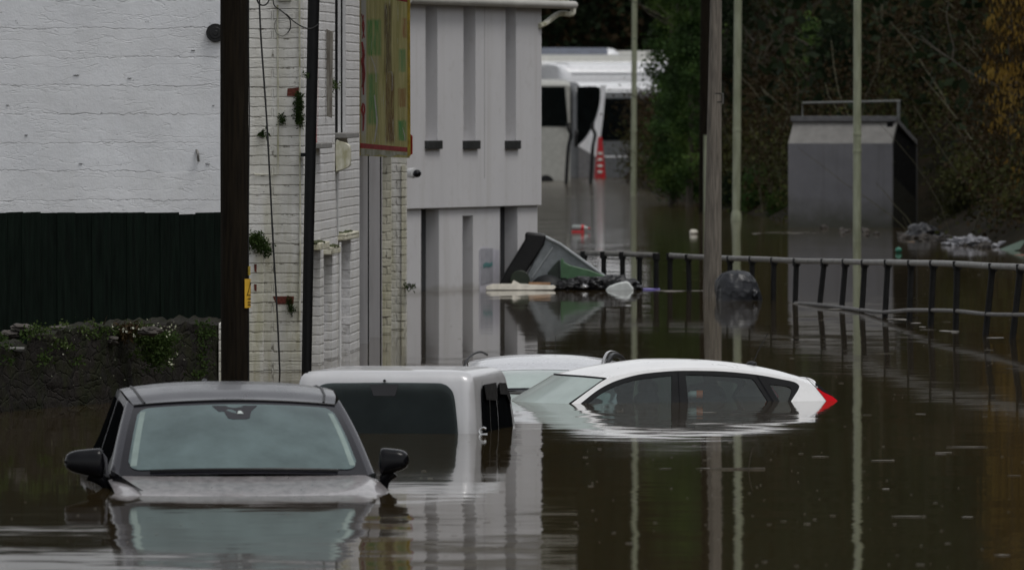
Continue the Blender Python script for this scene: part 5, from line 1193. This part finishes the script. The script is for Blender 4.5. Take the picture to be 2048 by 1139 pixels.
solo('bank_debris', rb_, M['rubble'], 'loose stones and flotsam washed along the foot of the bank', 'debris', kind='stuff')

# ================================================================ TREES AND SCRUB
def limb(mb, p0, direc, length, r, depth, m=3):
    pts = [Vector(p0)]; d = Vector(direc).normalized()
    for i in range(5):
        d = (d+Vector((random.gauss(0, .16), random.gauss(0, .16), random.gauss(0.03, .10)))).normalized(); pts.append(pts[-1]+d*length/5)
    mb.tube(pts, [r*(1-.13*i) for i in range(6)], 6, False)
    tips = [pts[-1]]
    if depth > 0:
        for _ in range(m):
            i = random.randint(2, 5); dd = (d+Vector((random.gauss(0, .6), random.gauss(0, .5), random.gauss(.15, .4)))).normalized()
            tips += limb(mb, pts[i], dd, length*random.uniform(.5, .75), r*.55, depth-1, m)
    return tips
def tree(name, label, px, d, crown_rows, hw_px, leafm, nclump, per, leaf, barkm=M['bark'], group='trees on the flooded bank', clump=.32, cat='tree', trunk_r=.09, depthy=1.6, cx=None):
    """crown between two photo rows, seen at distance d"""
    x = (px-1024)*d/F; z0 = land(x, d)-.2; t_ = thing(name, label, cat, (x, d, z0), group)
    zt, zb = P(0, crown_rows[0], d).z, P(0, crown_rows[1], d).z; hw = hw_px*d/F
    tr_ = MB(); lean = random.uniform(-.2, .2); H_ = max(1.0, zt-z0)
    pts = [Vector((x+lean*(k/6)**1.5+.04*math.sin(k*2+px), d, z0+H_*.85*k/6)) for k in range(7)]
    tr_.tube(pts, [trunk_r*(1-.12*k) for k in range(7)], 9)
    part('trunk', tr_, barkm, t_)
    lm = MB()
    for k in range(7): limb(lm, pts[random.randint(2, 5)], (random.gauss(0, 1), random.gauss(0, .6), random.uniform(.2, 1)), H_*(.10 if name == 'ivy_tree' else .3), trunk_r*.4, 1, 2)
    part('limb', lm, barkm, t_)
    if nclump: leaf_mesh('crown', clumps((x if cx is None else (cx-1024)*d/F, d, (zt+zb)/2), (hw, depthy, (zt-zb)/2), nclump, int(per*1.9), clump), leaf*.72, leafm, t_)
    return t_
tree('ivy_tree', 'ivy covered tree whose dark leaves overhang the coaches', 1350, 238, (-330, 330), 52, M['ivy'], 170, 70, .075, clump=.30, depthy=1.2)
tree('ivy_tree', 'broad ivy column close behind the weathered grey pole', 1380, 226, (-250, 410), 44, M['ivy'], 170, 70, .07, clump=.28, depthy=1.4)
tree('ivy_tree', 'lower ivy mass touching the water left of the weathered pole', 1342, 230, (150, 408), 34, M['ivy'], 90, 60, .07, clump=.26, depthy=1.0)
tree('evergreen_tree', 'dark evergreen between the weathered pole and the second lamp post', 1445, 236, (-250, 380), 50, M['evergreen'], 130, 60, .08, clump=.36)
tree('shrub', 'low green shrub at the water edge left of the concrete shelter', 1525, 214, (335, 432), 48, M['ivy'], 70, 60, .06, clump=.20, depthy=.8, cat='shrub', trunk_r=.03)
tree('shrub', 'yellow green bramble leaning on the concrete shelter wall', 1562, 206, (372, 440), 22, M['fern'], 26, 50, .055, clump=.16, depthy=.5, cat='shrub', trunk_r=.025)
tree('shrub', 'small dark bush beside the foot of the second lamp post', 1475, 218, (350, 428), 34, M['evergreen'], 40, 50, .065, clump=.20, depthy=.7, cat='shrub', trunk_r=.03)
tree('mossy_tree', 'pale mossy trunked tree with ivy behind the shelter roof rail', 1640, 222, (10, 250), 40, M['ivy'], 34, 50, .07, M['bark_pale'], clump=.30, trunk_r=.07)
tree('evergreen_tree', 'dark glossy evergreen directly behind the concrete shelter', 1680, 212, (40, 330), 60, M['evergreen'], 80, 60, .075, clump=.34)
tree('bare_tree', 'bare slanting tree above the shelter, thin pale branches', 1760, 216, (-200, 260), 90, M['brownleaf'], 26, 30, .06, M['bark_pale'], clump=.5, trunk_r=.06)
tree('evergreen_tree', 'dark holly like tree on the slope right of the shelter', 1870, 205, (20, 360), 70, M['evergreen'], 80, 60, .08, clump=.36)
tree('shrub', 'olive green scrub bush on the bank above the grey sheeting', 1960, 182, (300, 470), 80, M['olive'], 90, 60, .06, clump=.26, cat='shrub', trunk_r=.04, depthy=1.2)
tree('bare_tree', 'brown leafless tree behind the second lamp post', 1560, 240, (-260, 200), 90, M['brownleaf'], 60, 40, .07, M['bark'], clump=.5, trunk_r=.06)
ct = tree('catkin_tree', 'hazel tree hung with golden yellow catkins at the edge of the bank', 2022, 172, (-420, 400), 62, M['catkin_leaf'], 150, 34, .06, M['bark'], clump=.34, trunk_r=.06, depthy=1.6)
leaf_mesh('catkin', clumps(((2028-1024)*170.5/F, 170.5, P(0, 40, 170).z), (58*170/F, 1.2, 3.2), 130, 12, .22), .034, M['catkin'], ct, 3.4, .82)
for (px, d, lab) in ((1850, 232, 'tall bare grey tree high on the slope behind the holly'), (1500, 262, 'slim bare tree deep in the wood behind the second lamp post'), (1700, 250, 'forked bare tree rising out of the slope behind the shelter rail')):
    tree('bare_tree', lab, px, d, (-300, 250), 60, M['olive'], 24, 40, .07, M['bark'], clump=.5, trunk_r=.07)
tree('evergreen_tree', 'dense tree to the right beyond the catkin hazel', 2130, 178, (-300, 420), 80, M['evergreen'], 120, 60, .08, clump=.36)

# massed woodland cover on the slope and behind the coaches
def scatter(nc, per, xr, yr, hr, cl, keep=lambda x, y: True):
    out = []
    while len(out) < nc:
        x, y = random.uniform(*xr), random.uniform(*yr)
        if not inland(x, y) or not keep(x, y) or (4.3 < x < 8.4 and 172 < y < 197): continue
        z = land(x, y)+random.uniform(*hr); out.append(np.array([x, y, z])+rng.normal(size=(per, 3))*cl*np.array([1, 1, .8]))
    return np.concatenate(out)
leaf_mesh('undergrowth', scatter(1300, 80, (3.6, 12), (165, 300), (0, 1.4), .34), .06, M['olive'], None, kind='stuff', label='brown green brambles and scrub covering the bank', category='undergrowth')
leaf_mesh('dead_bracken', scatter(1300, 80, (3.6, 12), (165, 300), (0, 2.2), .36), .06, M['brownleaf'], None, kind='stuff', label='dead brown bracken and leaf litter on the slope', category='undergrowth')
leaf_mesh('woodland', scatter(1500, 44, (-14, 16), (352, 385), (0, 7), .8), .24, M['evergreen'], None, kind='stuff', label='dark woodland massed behind the coaches', category='woodland')
leaf_mesh('brown_woodland', scatter(900, 40, (-14, 16), (352, 385), (0, 8), .8), .22, M['brownleaf'], None, kind='stuff', label='bare brown woodland mixed among the dark trees behind the coaches', category='woodland')
leaf_mesh('upper_woodland', scatter(1500, 40, (6, 30), (165, 330), (.5, 9), .7), .17, M['evergreen'], None, kind='stuff', label='dark trees crowding the top of the slope', category='woodland')
tw = MB()
for _ in range(260):
    x, y = random.uniform(4, 11), random.uniform(170, 270)
    if not inland(x, y): continue
    z = land(x, y); limb(tw, (x, y, z), (random.gauss(0, .7), random.gauss(0, .4), 1), random.uniform(1, 3.2), random.uniform(.008, .022), 0)
solo('twigs', tw, M['bark_pale'], 'tangle of thin bare twigs standing in the scrub on the bank', 'undergrowth', kind='stuff')

# ================================================================ FLOATING SPECKS AND RIPPLE STREAKS
fs = MB()
def fleck(x, y, lx, ly, n=7):
    pts = []
    for i in range(n):
        a = 2*math.pi*i/n; k = random.uniform(.6, 1.15); pts.append((x+lx*k*math.cos(a), y+ly*k*math.sin(a), .004))
    fs.prism(pts, (0, 0, random.uniform(.0005, .0018)))
for _ in range(430):
    row = random.uniform(640, 1139) if random.random() < .8 else random.uniform(470, 640); px = random.uniform(0, 2048)
    if px < 840 and row < 1000 and row > 700: continue
    d = wl(row); s = random.choice([.003, .004, .006, .009]); st_ = random.choice([1, 1.5, 3, 6])
    if random.random() > .10: st_ = min(st_, 2.5)
    fleck((px-1024)*d/F, d, s*st_, s*1.2+.006)
for px, row, w_ in ((1420, 937, .17), (1330, 937, .1), (1770, 921, .10), (1890, 905, .09), (1940, 894, .2), (1840, 828, .09), (1640, 913, .1), (1880, 908, .1), (2025, 951, .07), (1770, 978, .06), (1810, 1033, .12), (1935, 1034, .06), (2005, 1110, .08), (1395, 822, .06), (1415, 825, .09), (1240, 822, .05), (1805, 674, .12), (1770, 707, .1), (1640, 640, .1), (1980, 700, .1)):
    d = wl(row); fleck((px-1024)*d/F, d, w_*random.uniform(.5, 1), random.uniform(.015, .05))
for (x0, x1, row) in ((1085, 1300, 393), (1180, 1330, 362), (1500, 1640, 466), (1330, 1420, 582), (1590, 2040, 600)):  # far rows: pale flecks painted to stand for ripple streaks on the water
    for _ in range(13):
        x = random.uniform(x0, x1); rr_ = row+(random.gauss(0, .6)); rr_ = rr_ if row != 600 else np.interp(x, [1590, 1760, 1850, 2040], [607, 628, 655, 682])+random.gauss(0, 2)
        d = wl(rr_); fleck((x-1024)*d/F, d, random.uniform(.03, .15), random.uniform(.05, .3))
solo('debris_and_ripples', fs, M['scum_ripple'], 'specks of leaves and foam with painted ripple streaks scattered over the flood water', 'debris', kind='stuff')
tw1 = MB().tube([P(1497, 937, wl(938)), P(1500, 915, wl(938)), P(1506, 893, wl(938))], .004, 6); tw1.tube([P(1420, 938, wl(938)), P(1530, 937, wl(937.6))], .012, 6)
solo('floating_twig', tw1, M['bark'], 'dark floating twig with one upright stalk in front of the white hatchback', 'twig')
